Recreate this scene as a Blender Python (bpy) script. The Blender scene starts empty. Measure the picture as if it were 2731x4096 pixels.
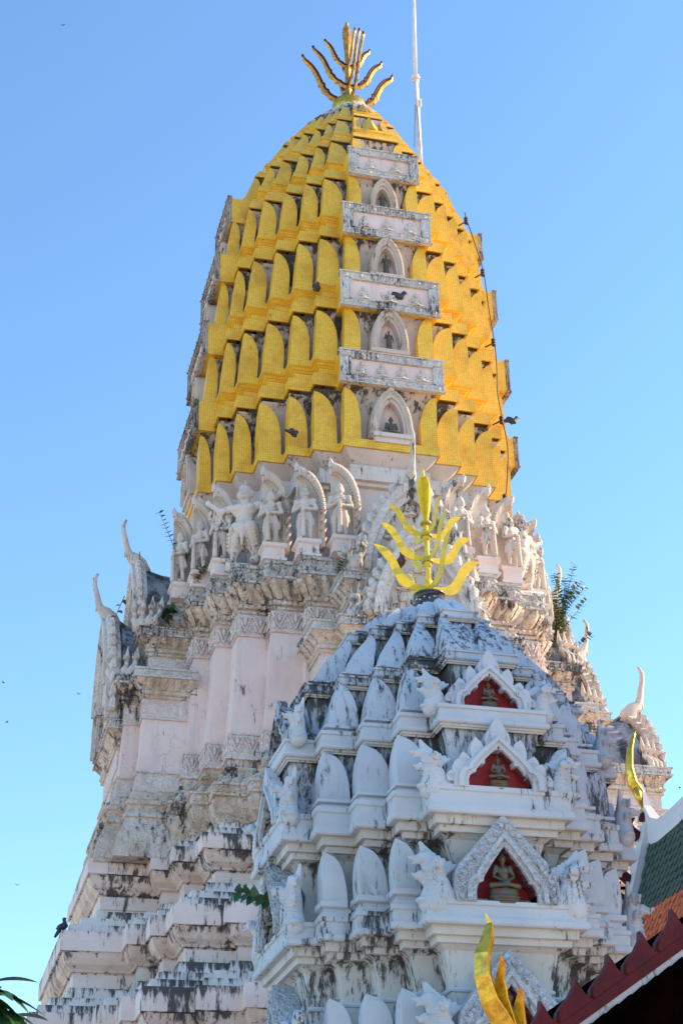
import bpy, bmesh, math, random
from mathutils import Vector, Matrix
R_ = math.radians
random.seed(7)
S = bpy.context.scene
COL = S.collection
# ------------------------------------------------------------------ camera
def make_camera():
    p, r, a = R_(28.5), R_(-1.2), R_(15.0)
    f = Vector((math.sin(a)*math.cos(p), math.cos(a)*math.cos(p), math.sin(p)))
    rt = Vector((math.cos(a), -math.sin(a), 0)); up = rt.cross(f)
    c, s = math.cos(r), math.sin(r)
    X = rt*c + up*s; Y = up*c - rt*s; Z = -f
    cd = bpy.data.cameras.new('camera'); cam = bpy.data.objects.new('camera', cd); COL.objects.link(cam)
    cd.sensor_fit = 'VERTICAL'; cd.sensor_height = 36; cd.sensor_width = 36; cd.lens = 56.25
    cd.clip_start = .1; cd.clip_end = 5000
    M = Matrix(((X.x, Y.x, Z.x, -9.206), (X.y, Y.y, Z.y, -33.768), (X.z, Y.z, Z.z, 1.6), (0, 0, 0, 1)))
    cam.matrix_world = M; S.camera = cam
make_camera()
# ------------------------------------------------------------------ sky, sun, exposure
SUN_EL, SUN_AZ = R_(28), R_(90)          # azimuth clockwise from +Y
W = bpy.data.worlds.new('World'); S.world = W; W.use_nodes = True
nt = W.node_tree; bg = nt.nodes['Background']
sk = nt.nodes.new('ShaderNodeTexSky'); sk.sky_type = 'NISHITA'; sk.sun_disc = False
sk.sun_elevation = SUN_EL; sk.sun_rotation = SUN_AZ
sk.air_density = 1.15; sk.dust_density = .3; sk.ozone_density = 1.9; sk.altitude = 0
tint = nt.nodes.new('ShaderNodeMix'); tint.data_type = 'RGBA'; tint.blend_type = 'MULTIPLY'; tint.inputs[0].default_value = 1
nt.links.new(sk.outputs[0], tint.inputs[6]); tint.inputs[7].default_value = (.77, .98, 1.12, 1)      # clear, slightly cyan tropical sky
nt.links.new(tint.outputs[2], bg.inputs[0]); bg.inputs[1].default_value = .15
sl = bpy.data.lights.new('sun', 'SUN'); sl.energy = 5.0; sl.angle = R_(.6); sl.color = (1, .70, .40)
so = bpy.data.objects.new('sun', sl); COL.objects.link(so)
sd = Vector((math.sin(SUN_AZ)*math.cos(SUN_EL), math.cos(SUN_AZ)*math.cos(SUN_EL), math.sin(SUN_EL)))
so.rotation_euler = sd.to_track_quat('Z', 'Y').to_euler(); so.location = (60, 0, 50)
S.view_settings.view_transform = 'Standard'; S.view_settings.look = 'None'
S.view_settings.exposure = 1.0; S.view_settings.gamma = 1
# ------------------------------------------------------------------ materials
def mat(name):
    m = bpy.data.materials.new(name); m.use_nodes = True
    return m, m.node_tree, m.node_tree.nodes['Principled BSDF']
def N(t, ty, **k):
    n = t.nodes.new(ty)
    for a, v in k.items():
        if a[0] == 'i' and a[1:].isdigit(): n.inputs[int(a[1:])].default_value = v
        else: setattr(n, a, v)
    return n
def math_(t, op, a, b=None, c=None, clamp=False):
    n = t.nodes.new('ShaderNodeMath'); n.operation = op; n.use_clamp = clamp
    for i, v in enumerate((a, b, c)):
        if v is None: continue
        if isinstance(v, (int, float)): n.inputs[i].default_value = v
        else: t.links.new(v, n.inputs[i])
    return n.outputs[0]
def noise(t, vec, scale, detail=6, rough=.6):
    n = N(t, 'ShaderNodeTexNoise'); n.inputs['Scale'].default_value = scale
    n.inputs['Detail'].default_value = detail; n.inputs['Roughness'].default_value = rough
    t.links.new(vec, n.inputs['Vector']); return n.outputs[0]
def ramp(t, v, lo, hi):
    n = N(t, 'ShaderNodeMapRange', interpolation_type='SMOOTHSTEP'); t.links.new(v, n.inputs[0])
    n.inputs[1].default_value = lo; n.inputs[2].default_value = hi; return n.outputs[0]
def scaled(t, pos, s, off=(0, 0, 0)):
    n = N(t, 'ShaderNodeVectorMath', operation='MULTIPLY_ADD'); t.links.new(pos, n.inputs[0])
    n.inputs[1].default_value = s; n.inputs[2].default_value = off; return n.outputs[0]
def mix(t, f, a, b):
    n = N(t, 'ShaderNodeMix', data_type='RGBA')
    for s, v in ((0, f), (6, a), (7, b)):
        if hasattr(v, 'is_output'): t.links.new(v, n.inputs[s])
        elif s == 0: n.inputs[0].default_value = v
        else: n.inputs[s].default_value = (*v, 1)
    return n.outputs[2]
def plaster(name, col, col2, stain, stain_col=(.035, .038, .04), sc=2.6, bump=.25, orn=0., warm=0., fine=14, zs=.32, dripk=.12, crack=0.):
    """weathered lime plaster: soft tone changes, vertical black mould streaks, spots, bump"""
    m, t, b = mat(name)
    pos = N(t, 'ShaderNodeNewGeometry').outputs['Position']
    tone = ramp(t, noise(t, pos, .9, 5), .35, .65)
    c = mix(t, tone, col, col2)
    st = noise(t, scaled(t, pos, (sc*1.7, sc*1.7, sc*zs)), 1.6, 10, .74)
    blot = noise(t, scaled(t, pos, (1, 1, .8), (7, 3, 1)), 1.1, 4, .6)
    at_ = N(t, 'ShaderNodeAttribute', attribute_name='drip').outputs['Fac']
    st = math_(t, 'ADD', st, math_(t, 'MULTIPLY', at_, dripk))
    s1 = ramp(t, math_(t, 'ADD', math_(t, 'MULTIPLY', st, .72), math_(t, 'MULTIPLY', blot, .45)), .70-stain*.17, .76-stain*.10)
    spk = ramp(t, noise(t, pos, fine, 4, .7), .60, .74)
    s2 = math_(t, 'MULTIPLY', spk, ramp(t, blot, .45, .62))
    if crack:
        v = N(t, 'ShaderNodeTexVoronoi', feature='DISTANCE_TO_EDGE'); v.inputs['Scale'].default_value = .55
        wq = N(t, 'ShaderNodeTexNoise'); wq.inputs['Scale'].default_value = 1.5; wq.inputs['Detail'].default_value = 8; t.links.new(pos, wq.inputs['Vector'])
        vm = N(t, 'ShaderNodeVectorMath', operation='MULTIPLY_ADD'); t.links.new(wq.outputs['Color'], vm.inputs[0]); vm.inputs[1].default_value = (1.1, 1.1, 1.1); t.links.new(scaled(t, pos, (1, 1, .55)), vm.inputs[2])
        t.links.new(vm.outputs[0], v.inputs['Vector'])
        ck = math_(t, 'MULTIPLY', math_(t, 'LESS_THAN', v.outputs[0], .0035), ramp(t, blot, .42, .58))
        c = mix(t, math_(t, 'MULTIPLY', ck, crack), c, (.16, .13, .12))
        fw = ramp(t, noise(t, scaled(t, pos, (3.2, 3.2, .22), (3, 1, 8)), 1.5, 8, .7), .48, .70)
        c = mix(t, math_(t, 'MULTIPLY', fw, .42), c, (.47, .43, .41))
    if warm:
        w = ramp(t, noise(t, scaled(t, pos, (1.2, 1.2, .5), (2, 9, 4)), 1.4, 6), .46, .66)
        c = mix(t, math_(t, 'MULTIPLY', w, warm), c, (.40, .27, .15))
    c = mix(t, math_(t, 'MULTIPLY', math_(t, 'MAXIMUM', s1, math_(t, 'MULTIPLY', s2, min(1, stain*1.5))), .93), c, stain_col)
    t.links.new(c, b.inputs['Base Color']); b.inputs['Roughness'].default_value = .85
    b.inputs['Specular IOR Level'].default_value = .25
    h = noise(t, pos, 22, 6, .65)
    if orn:
        v = N(t, 'ShaderNodeTexVoronoi', feature='SMOOTH_F1'); v.inputs['Scale'].default_value = orn
        wv = N(t, 'ShaderNodeTexNoise'); wv.inputs['Scale'].default_value = orn*.55; wv.inputs['Distortion'].default_value = 2.5
        t.links.new(pos, wv.inputs['Vector']); t.links.new(pos, v.inputs['Vector'])
        h = math_(t, 'ADD', math_(t, 'MULTIPLY', h, .25), math_(t, 'ADD', math_(t, 'MULTIPLY', v.outputs[0], 1.0), math_(t, 'MULTIPLY', ramp(t, wv.outputs[0], .44, .56), .6)))
    bp = N(t, 'ShaderNodeBump'); bp.inputs['Strength'].default_value = bump if not orn else .75
    bp.inputs['Distance'].default_value = .02 if not orn else .05
    t.links.new(h, bp.inputs['Height']); t.links.new(bp.outputs[0], b.inputs['Normal'])
    return m
M = {}
M['shaft'] = plaster('plaster_shaft', (.72, .57, .53), (.79, .65, .60), .14, bump=.2, fine=9, crack=.35)
M['white'] = plaster('plaster_white', (.70, .59, .545), (.78, .69, .64), .34)
M['ledge'] = plaster('plaster_ledge', (.73, .61, .56), (.80, .69, .645), .36, warm=.10)
M['cove'] = plaster('plaster_cove', (.72, .57, .48), (.76, .63, .55), .46, warm=.5, sc=3.2)
M['ornate'] = plaster('plaster_ornate', (.66, .60, .56), (.74, .70, .66), .42, warm=.25, orn=13)
M['ornate_cove'] = plaster('plaster_ornate_cove', (.64, .52, .43), (.69, .60, .52), .62, warm=.6, orn=9)
M['panel'] = plaster('plaster_panel', (.69, .58, .53), (.75, .65, .60), .22, warm=.10, orn=11)
M['steps'] = plaster('plaster_steps', (.67, .62, .59), (.77, .71, .67), .30, sc=3.4, fine=8)
M['neck'] = plaster('plaster_neck', (.56, .50, .47), (.64, .58, .55), .34, warm=.1, crack=.4)
M['statue'] = plaster('plaster_statue', (.55, .48, .42), (.66, .60, .55), .46, warm=.15, sc=6, fine=26, bump=.4)
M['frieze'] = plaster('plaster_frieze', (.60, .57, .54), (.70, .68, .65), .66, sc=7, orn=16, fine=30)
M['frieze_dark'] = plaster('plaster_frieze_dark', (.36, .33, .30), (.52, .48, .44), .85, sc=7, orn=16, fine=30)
M['roofdark'] = plaster('plaster_roof', (.16, .17, .20), (.36, .38, .41), .85, sc=1.6, fine=6)
M['cool'] = plaster('plaster_small', (.45, .51, .565), (.53, .59, .64), .30, sc=4.2, zs=.3, fine=12, dripk=.06)
M['cool_dirty'] = plaster('plaster_small_dirty', (.42, .48, .55), (.54, .60, .66), .66, sc=5.5, zs=.35, fine=14, bump=.4, dripk=.07)
M['cool_cove'] = plaster('plaster_small_cove', (.48, .50, .49), (.57, .59, .58), .40, sc=4.5, warm=.18, dripk=.07)
M['cool_orn'] = plaster('plaster_small_ornate', (.45, .51, .565), (.53, .59, .64), .34, sc=6, orn=22)
M['cool_sculpt'] = plaster('plaster_small_sculpt', (.45, .51, .56), (.55, .60, .65), .42, sc=7, fine=26, bump=.5)
def simple(name, col, rough=.6, metal=0., bumpsc=0, bump=.2, var=None, vs=6, spec=.5):
    m, t, b = mat(name)
    b.inputs['Base Color'].default_value = (*col, 1); b.inputs['Roughness'].default_value = rough
    b.inputs['Metallic'].default_value = metal; b.inputs['Specular IOR Level'].default_value = spec
    pos = N(t, 'ShaderNodeNewGeometry').outputs['Position']
    if var: t.links.new(mix(t, ramp(t, noise(t, pos, vs, 7, .65), .40, .64), col, var), b.inputs['Base Color'])
    if bumpsc:
        bp = N(t, 'ShaderNodeBump'); bp.inputs['Strength'].default_value = bump; bp.inputs['Distance'].default_value = .02
        t.links.new(noise(t, pos, bumpsc), bp.inputs['Height']); t.links.new(bp.outputs[0], b.inputs['Normal'])
    return m
def mosaic():
    """small square gold glass tiles with dark grout, laid on x / y / z lines"""
    m, t, b = mat('gold_mosaic')
    g = N(t, 'ShaderNodeNewGeometry'); pos = g.outputs['Position']
    sp = N(t, 'ShaderNodeSeparateXYZ'); t.links.new(pos, sp.inputs[0])
    sn = N(t, 'ShaderNodeSeparateXYZ'); t.links.new(g.outputs['True Normal'], sn.inputs[0])
    sz = .054; tot = None
    for i in range(3):
        fr = math_(t, 'FRACT', math_(t, 'DIVIDE', sp.outputs[i], sz))
        ln = math_(t, 'LESS_THAN', fr, .17)
        fl = math_(t, 'LESS_THAN', math_(t, 'ABSOLUTE', sn.outputs[i]), .75)
        v = math_(t, 'MULTIPLY', ln, fl)
        tot = v if tot is None else math_(t, 'MAXIMUM', tot, v)
    cell = N(t, 'ShaderNodeVectorMath', operation='SNAP'); t.links.new(pos, cell.inputs[0]); cell.inputs[1].default_value = (sz,)*3
    wn = N(t, 'ShaderNodeTexWhiteNoise', noise_dimensions='3D'); t.links.new(cell.outputs[0], wn.inputs[0])
    c = mix(t, wn.outputs[0], (.86, .50, .03), (.95, .60, .06))
    c = mix(t, ramp(t, noise(t, pos, 1.7, 6), .45, .72), c, (.70, .37, .025))
    c = mix(t, ramp(t, noise(t, scaled(t, pos, (1, 1, .4)), 5, 8, .7), .62, .74), c, (.20, .12, .03))
    c = mix(t, math_(t, 'MULTIPLY', tot, .42), c, (.22, .13, .02))
    t.links.new(c, b.inputs['Base Color']); b.inputs['Metallic'].default_value = .12
    b.inputs['Roughness'].default_value = .38; b.inputs['Specular IOR Level'].default_value = .45
    bp = N(t, 'ShaderNodeBump'); bp.inputs['Strength'].default_value = .35; bp.inputs['Distance'].default_value = .01; bp.invert = True
    t.links.new(math_(t, 'ADD', tot, math_(t, 'MULTIPLY', wn.outputs[0], .3)), bp.inputs['Height']); t.links.new(bp.outputs[0], b.inputs['Normal'])
    return m
M['gold'] = mosaic()
M['gilt'] = simple('gilded_metal', (.74, .38, .05), .36, .6, 40, .3, (.36, .18, .05), 9)
M['gilt_bright'] = simple('gilded_bright', (.82, .52, .06), .28, .8, 12, .25, (.52, .28, .04), 14)
M['redlac'] = simple('red_lacquer', (.085, .002, .006), .6, 0, 30, .3, (.06, .002, .005), 8, .25)
M['yellow'] = simple('yellow_paint', (.84, .60, .02), .38, 0, 60, .1, (.62, .50, .03), 10)
M['olive'] = simple('dull_yellow_edge', (.40, .36, .08), .6, 0, 60, .1)
M['pot'] = simple('black_glaze', (.03, .035, .05), .3, 0, 30, .2, (.07, .08, .10), 12)
M['bronze'] = simple('green_bronze', (.09, .11, .09), .45, .5, 30, .4, (.16, .11, .06), 9)
M['bronze_base'] = simple('brown_bronze', (.14, .08, .04), .6, .3, 40, .7, (.09, .13, .12), 14)
M['red'] = simple('red_niche', (.34, .008, .012), .6, 0, 5, .4, (.25, .006, .010), 5)
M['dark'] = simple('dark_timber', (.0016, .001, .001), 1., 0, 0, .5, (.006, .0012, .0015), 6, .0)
M['steel'] = simple('white_painted_steel', (.72, .70, .68), .45, 0, 0, 0, (.62, .60, .58), 4)
M['cable'] = simple('cable', (.035, .025, .02), .6)
M['leaf'] = simple('leaf', (.045, .13, .012), .45, 0, 0, 0, (.08, .17, .02), 9)
M['leafdark'] = simple('leaf_dark', (.018, .07, .02), .4, 0, 0, 0, (.03, .09, .02), 6)
M['leafred'] = simple('leaf_red', (.16, .06, .02), .5)
M['stem'] = simple('stem', (.12, .09, .04), .7)
M['bird'] = simple('feathers', (.018, .018, .022), .6, 0, 40, .3, (.05, .05, .06), 20)
M['brownbird'] = simple('brown_feathers', (.10, .05, .03), .7, 0, 40, .3, (.03, .02, .02), 20)
M['tile_o'] = simple('orange_tile', (.66, .15, .04), .45, 0, 20, .3, (.34, .055, .02), 11, .3)
M['tile_g'] = simple('green_tile', (.02, .06, .045), .5, 0, 20, .3, (.05, .09, .06), 9, .3)
M['paving'] = plaster('paving', (.56, .46, .36), (.62, .52, .42), .1)
M['cream'] = plaster('hall_plaster', (.62, .60, .60), (.70, .68, .68), .35, sc=4, warm=.1)
# ------------------------------------------------------------------ helpers
def link(name, me, m, parent=None, smooth=False):
    o = bpy.data.objects.new(name, me); COL.objects.link(o)
    if m is not None:
        if not me.materials: me.materials.append(None)
        o.material_slots[0].link = 'OBJECT'; o.material_slots[0].material = M[m]
    if parent: o.parent = parent
    if smooth:
        for p in me.polygons: p.use_smooth = True
    return o
def thing(name, label, cat, loc=(0, 0, 0), rz=0, group=None):
    o = bpy.data.objects.new(name, None); COL.objects.link(o); o.location = loc; o.rotation_euler = (0, 0, rz)
    o.empty_display_size = .2
    return tag(o, label, cat, group)
def tag(o, label, cat, group=None):
    o['label'] = label; o['category'] = cat
    if group: o['group'] = group
    return o
def struct(o): o['kind'] = 'structure'; return o
class MB:
    def __init__(s): s.v = []; s.f = []; s.mi = []; s.dr = {}
    def add(s, vs, fs, mi=0):
        k = len(s.v); s.v += [tuple(v) for v in vs]; s.f += [tuple(i+k for i in f) for f in fs]; s.mi += [mi]*len(fs)
    def box(s, x0, x1, y0, y1, z0, z1, mi=0, M4=None):
        vs = [(x, y, z) for z in (z0, z1) for x, y in ((x0, y0), (x1, y0), (x1, y1), (x0, y1))]
        if M4 is not None: vs = [M4 @ Vector(v) for v in vs]
        s.add(vs, [(3, 2, 1, 0), (4, 5, 6, 7), (0, 1, 5, 4), (1, 2, 6, 5), (2, 3, 7, 6), (3, 0, 4, 7)], mi)
    def loops(s, loops, cap=(False, False), mi=0, closed=True):
        n = len(loops[0]); vs = [v for l in loops for v in l]; fs = []
        for i in range(len(loops)-1):
            for j in range(n if closed else n-1):
                a, b = i*n+j, i*n+(j+1) % n; fs.append((a, b, b+n, a+n))
        if cap[0]: fs.append(tuple(range(n))[::-1])
        if cap[1]: fs.append(tuple(range((len(loops)-1)*n, len(loops)*n)))
        s.add(vs, fs, mi)
    def tube(s, pts, rad, n=8, flat=(1, 1), mi=0, side=None, caps=True):
        pts = [Vector(p) for p in pts]; L = []
        if isinstance(rad, (int, float)): rad = [rad]*len(pts)
        pu = None
        for i, p in enumerate(pts):
            d = (pts[min(i+1, len(pts)-1)] - pts[max(i-1, 0)]).normalized()
            u = Vector(side) if side else (pu if pu is not None else d.orthogonal())
            u = (u - d*u.dot(d)).normalized(); w = d.cross(u); pu = u
            L.append([p + u*math.cos(2*math.pi*k/n)*rad[i]*flat[0] + w*math.sin(2*math.pi*k/n)*rad[i]*flat[1] for k in range(n)])
        s.loops(L, (caps, caps), mi)
    def prism(s, pts, M4, t, mi=0, bev=0):
        """2-D outline (x, z) extruded from y=0 to y=t, placed by M4"""
        n = len(pts)
        if bev:
            cx = sum(p[0] for p in pts)/n; cz = sum(p[1] for p in pts)/n
            q = [(cx+(x-cx)*(1-bev), cz+(z-cz)*(1-bev)) for x, z in pts]
            L = [[M4 @ Vector((x, 0, z)) for x, z in q], [M4 @ Vector((x, t*.35, z)) for x, z in pts], [M4 @ Vector((x, t, z)) for x, z in pts]]
        else: L = [[M4 @ Vector((x, 0, z)) for x, z in pts], [M4 @ Vector((x, t, z)) for x, z in pts]]
        s.loops(L, (True, True), mi)
    def band(s, a, b, M4, y0, y1, mi=0):
        """ribbon between polylines a and b (x, z), thick from y0 to y1"""
        L = []
        for (ax, az), (bx, bz) in zip(a, b):
            L.append([M4 @ Vector(v) for v in ((ax, y0, az), (bx, y0, bz), (bx, y1, bz), (ax, y1, az))])
        s.loops(L, (True, True), mi)
    def mesh(s, name, smooth=False):
        me = bpy.data.meshes.new(name); me.from_pydata(s.v, [], s.f)
        bm = bmesh.new(); bm.from_mesh(me); bmesh.ops.recalc_face_normals(bm, faces=bm.faces); bm.to_mesh(me); bm.free()
        for p, i in zip(me.polygons, s.mi): p.material_index = i
        if s.dr:
            a = me.attributes.new('drip', 'FLOAT', 'POINT')
            for k, v in s.dr.items(): a.data[k].value = v
        if smooth:
            for p in me.polygons: p.use_smooth = True
        return me
    def obj(s, name, m, parent=None, smooth=False): return link(name, s.mesh(name, smooth), m, parent)
T4 = Matrix.Translation
def RZ(a): return Matrix.Rotation(a, 4, 'Z')
def full(cs):
    """corner list of one quadrant (symmetric) -> closed plan polygon, counter-clockwise from +x side"""
    q = []
    n = len(cs)
    for i in range(n-1, -1, -1):
        q.append(cs[i])
        if i: q.append((cs[i-1][0], cs[i][1]))
    out = []
    for k in range(4):
        for x, y in q:
            for _ in range(k): x, y = -y, x
            out.append((x, y))
    return out
def sym(h):
    """half list up to the diagonal corner -> full quadrant list"""
    return list(h) + [(y, x) for x, y in h[-2::-1]]
def ring(cs, d, z, c=(0, 0), lean=None):
    dx = lean(z) if lean else 0
    return [(x+c[0]+dx, y+c[1], z) for x, y in full([(a+d, b+d) for a, b in cs])]
def sweep(mb, levels, c=(0, 0), cap=(False, False), mi=0, lean=None, conc=.6):
    k0 = len(mb.v); n = len(full(levels[0][0]))
    mb.loops([ring(l[0], l[1], l[2], c, lean) for l in levels], cap, mi)
    for i, l in enumerate(levels):
        if len(l) > 3:
            m_ = n//4
            for j in range(n): mb.dr[k0+i*n+j] = l[3]+(conc if (j % m_) % 2 else 0)
def relief(mb, cs, d, z0, z1, kind, step, c=(0, 0), mi=0, depth=.05, d1=None):
    """diamonds or leaf lobes standing out of the faces of a band"""
    d1 = d if d1 is None else d1
    P = full([(a+d, b+d) for a, b in cs]); Q = full([(a+d1, b+d1) for a, b in cs]); n = len(P)
    for i in range(n):
        a, b = Vector(P[i]), Vector(P[(i+1) % n]); e, g = Vector(Q[i]), Vector(Q[(i+1) % n])
        L = (b-a).length
        if L < .1: continue
        if (a.y+b.y)/2 > 1.5 and abs(a.x+b.x) < 6: continue
        k = max(1, round(L/step)); u = (b-a)/L; nn = Vector((u.y, -u.x))
        for j in range(k):
            t0, t1 = (j+.04)/k, (j+.96)/k
            B0, B1, E0, E1 = a.lerp(b, t0), a.lerp(b, t1), e.lerp(g, t0), e.lerp(g, t1)
            def pt(s_, h, o):
                q0 = B0.lerp(B1, s_); q1 = E0.lerp(E1, s_); q = q0.lerp(q1, h) + nn*o
                return (q.x+c[0], q.y+c[1], z0+(z1-z0)*h)
            if kind == 'diamond':
                mb.add([pt(.5, .06, .002), pt(.97, .5, .002), pt(.5, .94, .002), pt(.03, .5, .002), pt(.5, .5, depth)],
                       [(0, 1, 4), (1, 2, 4), (2, 3, 4), (3, 0, 4)], mi)
                for sx in (0, 1):
                    for sz in (0, 1):
                        X = .02+.96*sx; Z = .05+.9*sz; kx = .30*(1-2*sx); kz = .38*(1-2*sz)
                        mb.add([pt(X, Z, .002), pt(X+kx, Z, .002), pt(X, Z+kz, .002), pt(X+kx*.3, Z+kz*.3, depth*.7)], [(0, 1, 3), (1, 2, 3), (2, 0, 3)], mi)
            elif kind == 'vine':     # V-shaped scrolls with a bud between
                for sgn in (-1, 1):
                    P5 = [pt(.5+sgn*a, h, depth*.5) for a, h in ((.02, .03), (.14, .35), (.26, .62), (.40, .80), (.44, .93), (.34, .97), (.24, .88), (.28, .76))]
                    mb.tube(P5, [.014, .02, .024, .026, .026, .022, .02, .012], 5, mi=mi)
                    mb.tube([pt(.5+sgn*a, h, depth*.5) for a, h in ((.30, .05), (.36, .30), (.46, .50))], [.03, .022, .008], 5, mi=mi)
                mb.tube([pt(.5, h, depth*.6) for h in (.42, .55, .70, .84, .97)], [.012, .035, .045, .03, .006], 6, mi=mi)
                mb.tube([pt(.5, h, depth*.6) for h in (.02, .12, .22)], [.03, .028, .006], 6, mi=mi)
            else:   # rounded leaf: tall half-dome
                rows = []
                for h, w, o in ((0, .55, 0), (.05, .75, .6), (.4, 1, 1), (.75, .9, 1.25), (.93, .5, 1.1), (1, .12, .2)):
                    rows.append([pt(.5+(s_-.5)*w, h, depth*o*math.cos((s_-.5)*math.pi*.92)) for s_ in (0, .2, .38, .5, .62, .8, 1)])
                mb.loops(rows, mi=mi, closed=False)
# voxel-remeshed sculpture from simple masses
def cap_(a, b, r0, r1=None): return ('c', a, b, r0, r0 if r1 is None else r1)
def ell(c, r, rot=None): return ('e', c, r, rot)
def sculpt(name, prims, vox, mirror=False):
    bm = bmesh.new(); P = list(prims)
    if mirror:
        for p in prims:
            if p[0] == 'c': P.append(('c', (-p[1][0], *p[1][1:]), (-p[2][0], *p[2][1:]), p[3], p[4]))
            else: P.append(('e', (-p[1][0], *p[1][1:]), p[2], None if p[3] is None else (p[3][0], -p[3][1], -p[3][2])))
    for p in P:
        if p[0] == 'e':
            rot = Matrix.Identity(4)
            if p[3]: rot = Matrix.Rotation(p[3][2], 4, 'Z') @ Matrix.Rotation(p[3][1], 4, 'Y') @ Matrix.Rotation(p[3][0], 4, 'X')
            bmesh.ops.create_icosphere(bm, subdivisions=2, radius=1, matrix=T4(p[1]) @ rot @ Matrix.Diagonal((*p[2], 1)))
        else:
            a, b = Vector(p[1]), Vector(p[2]); d = b-a; L = d.length
            q = d.to_track_quat('Z', 'Y').to_matrix().to_4x4()
            bmesh.ops.create_cone(bm, cap_ends=True, segments=12, radius1=p[3], radius2=max(p[4], 1e-3), depth=L, matrix=T4((a+b)/2) @ q)
            for c, r in ((a, p[3]), (b, p[4])):
                if r > vox*.6: bmesh.ops.create_icosphere(bm, subdivisions=2, radius=r, matrix=T4(c))
    me = bpy.data.meshes.new(name+'_raw'); bm.to_mesh(me); bm.free()
    o = bpy.data.objects.new(name+'_raw', me); COL.objects.link(o)
    md = o.modifiers.new('r', 'REMESH'); md.mode = 'VOXEL'; md.voxel_size = vox; md.use_smooth_shade = True
    sm = o.modifiers.new('s', 'SMOOTH'); sm.factor = .5; sm.iterations = 1
    dg = bpy.context.evaluated_depsgraph_get(); dg.update()
    out = bpy.data.meshes.new_from_object(o.evaluated_get(dg)); out.name = name
    bpy.data.objects.remove(o); bpy.data.meshes.remove(me)
    for p in out.polygons: p.use_smooth = True
    return out
def at(o, loc, rz=0, sc=1, rx=0, ry=0):
    o.location = loc; o.rotation_euler = (rx, ry, rz)
    o.scale = (sc, sc, sc) if isinstance(sc, (int, float)) else sc; return o
def inst(o, parent=None):
    c = o.copy(); COL.objects.link(c)
    if parent: c.parent = parent
    return c
# ------------------------------------------------------------------ ground
g = MB(); g.box(-900, 900, -900, 900, -.5, 0); struct(g.obj('ground', 'paving'))
# ------------------------------------------------------------------ THE GREAT PRANG
prang = thing('great_prang', 'tall white stupa tower with gold mosaic upper body, rising behind the smaller stupa', 'stupa tower')
def lean(z): return .32*min(1, max(0, (z-21)/12))
def lerp(a, b, t): return a+(b-a)*t
def gfr(z):
    """corner fractions of the gold body; the plan turns more cross-shaped near the top"""
    t = min(1, max(0, (z-26)/6))
    w = lerp(.288, .20, t); c = lerp(lerp(.726, .703, min(1, max(0, (z-20)/4))), .62, t)
    a = lerp(.445, .40, t); b = lerp(.575, .50, t); ya = lerp(.918, .88, t); yb = lerp(.832, .77, t)
    return sym([(w, 1), (a, ya), (b, yb), (c, c)])
RT = [(19.0, 3.86), (20.08, 3.96), (21.9, 3.98), (24.2, 3.84), (26.5, 3.62), (28.6, 3.40), (30.33, 2.80), (31.9, 1.95), (32.9, 1.30), (33.6, .72)]
def Rz(z):
    for (z0, r0), (z1, r1) in zip(RT, RT[1:]):
        if z <= z1: return r0+(r1-r0)*max(0, (z-z0)/(z1-z0))
    return RT[-1][1]
def gcs(z, R=None):
    R = R or Rz(z); return [(x*R, y*R) for x, y in gfr(z)]
def visible(x, y): return y < 1.2 or (y < 2.8 and x < -2)
tiers = [(20.08, 21.75), (21.83, 24.05), (24.14, 26.36), (26.46, 28.48), (28.55, 30.25), (30.33, 31.72), (31.8, 32.85)]
core = MB()
lv = []
for i, (z0, z1) in enumerate(tiers):
    for z, dr_, dd_ in ((z0+.1, 0, -.40), (z0+(z1-z0)*.4, .0, -.40), (z0+(z1-z0)*.72, .3, -.36), (z1-.16, .8, -.20), (z1-.01, 1, -.045)): lv.append((gcs(z), dd_*min(1, Rz(z)/3), z, dr_))
lv.append((gcs(33.4), -.1, 33.5))
sweep(core, lv, cap=(False, True), lean=lean)
core.obj('core_wall', 'neck', prang)
nant = 0; stuffant = MB()
def antefix(x, y, wx, wy, H, z0, sx, sy, z_at, first=False):
    """quarter-arch leaf folded round a convex corner (x, y) of the plan (quadrant signs sx, sy)"""
    mb = MB()
    def out(u, top=False):       # outline height at distance u (0 at the corner) along the plate
        return H*(.34+.66*math.sqrt(max(0, 1-min(u, 1)**2.1)))
    R0 = Rz(z0); K = 12; t = .24*min(1, R0/3)
    def P(px, py, z):
        s = Rz(z)/R0 if z > z0 else 1
        s = max(s, .35) if z < z0+H*.5 else s
        X, Y = px*s*sx, py*s*sy
        return (X+lean(z), Y, z)
    for plate in (0, 1):
        w = (wx if plate == 0 else wy)*.86; u0 = 0. if plate == 0 else t
        Lf = []; fr = []; bk = []
        for k in range(K+1):
            u = (u0+(w-u0)*(1-(1-k/K)**1.6))/w; dd = u*w; h = out(u)
            if plate == 0: f_, b_ = (x-dd, y), (x-dd, y-t)
            else: f_, b_ = (x, y-dd), (x-t, y-dd)
            Lf.append([P(*f_, z0), P(*f_, z0+h*.55), P(*f_, z0+h), P(*b_, z0+h-.03), P(*b_, z0)])
        mb.loops(Lf, (True, True))
    return mb
AX_H = []
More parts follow.
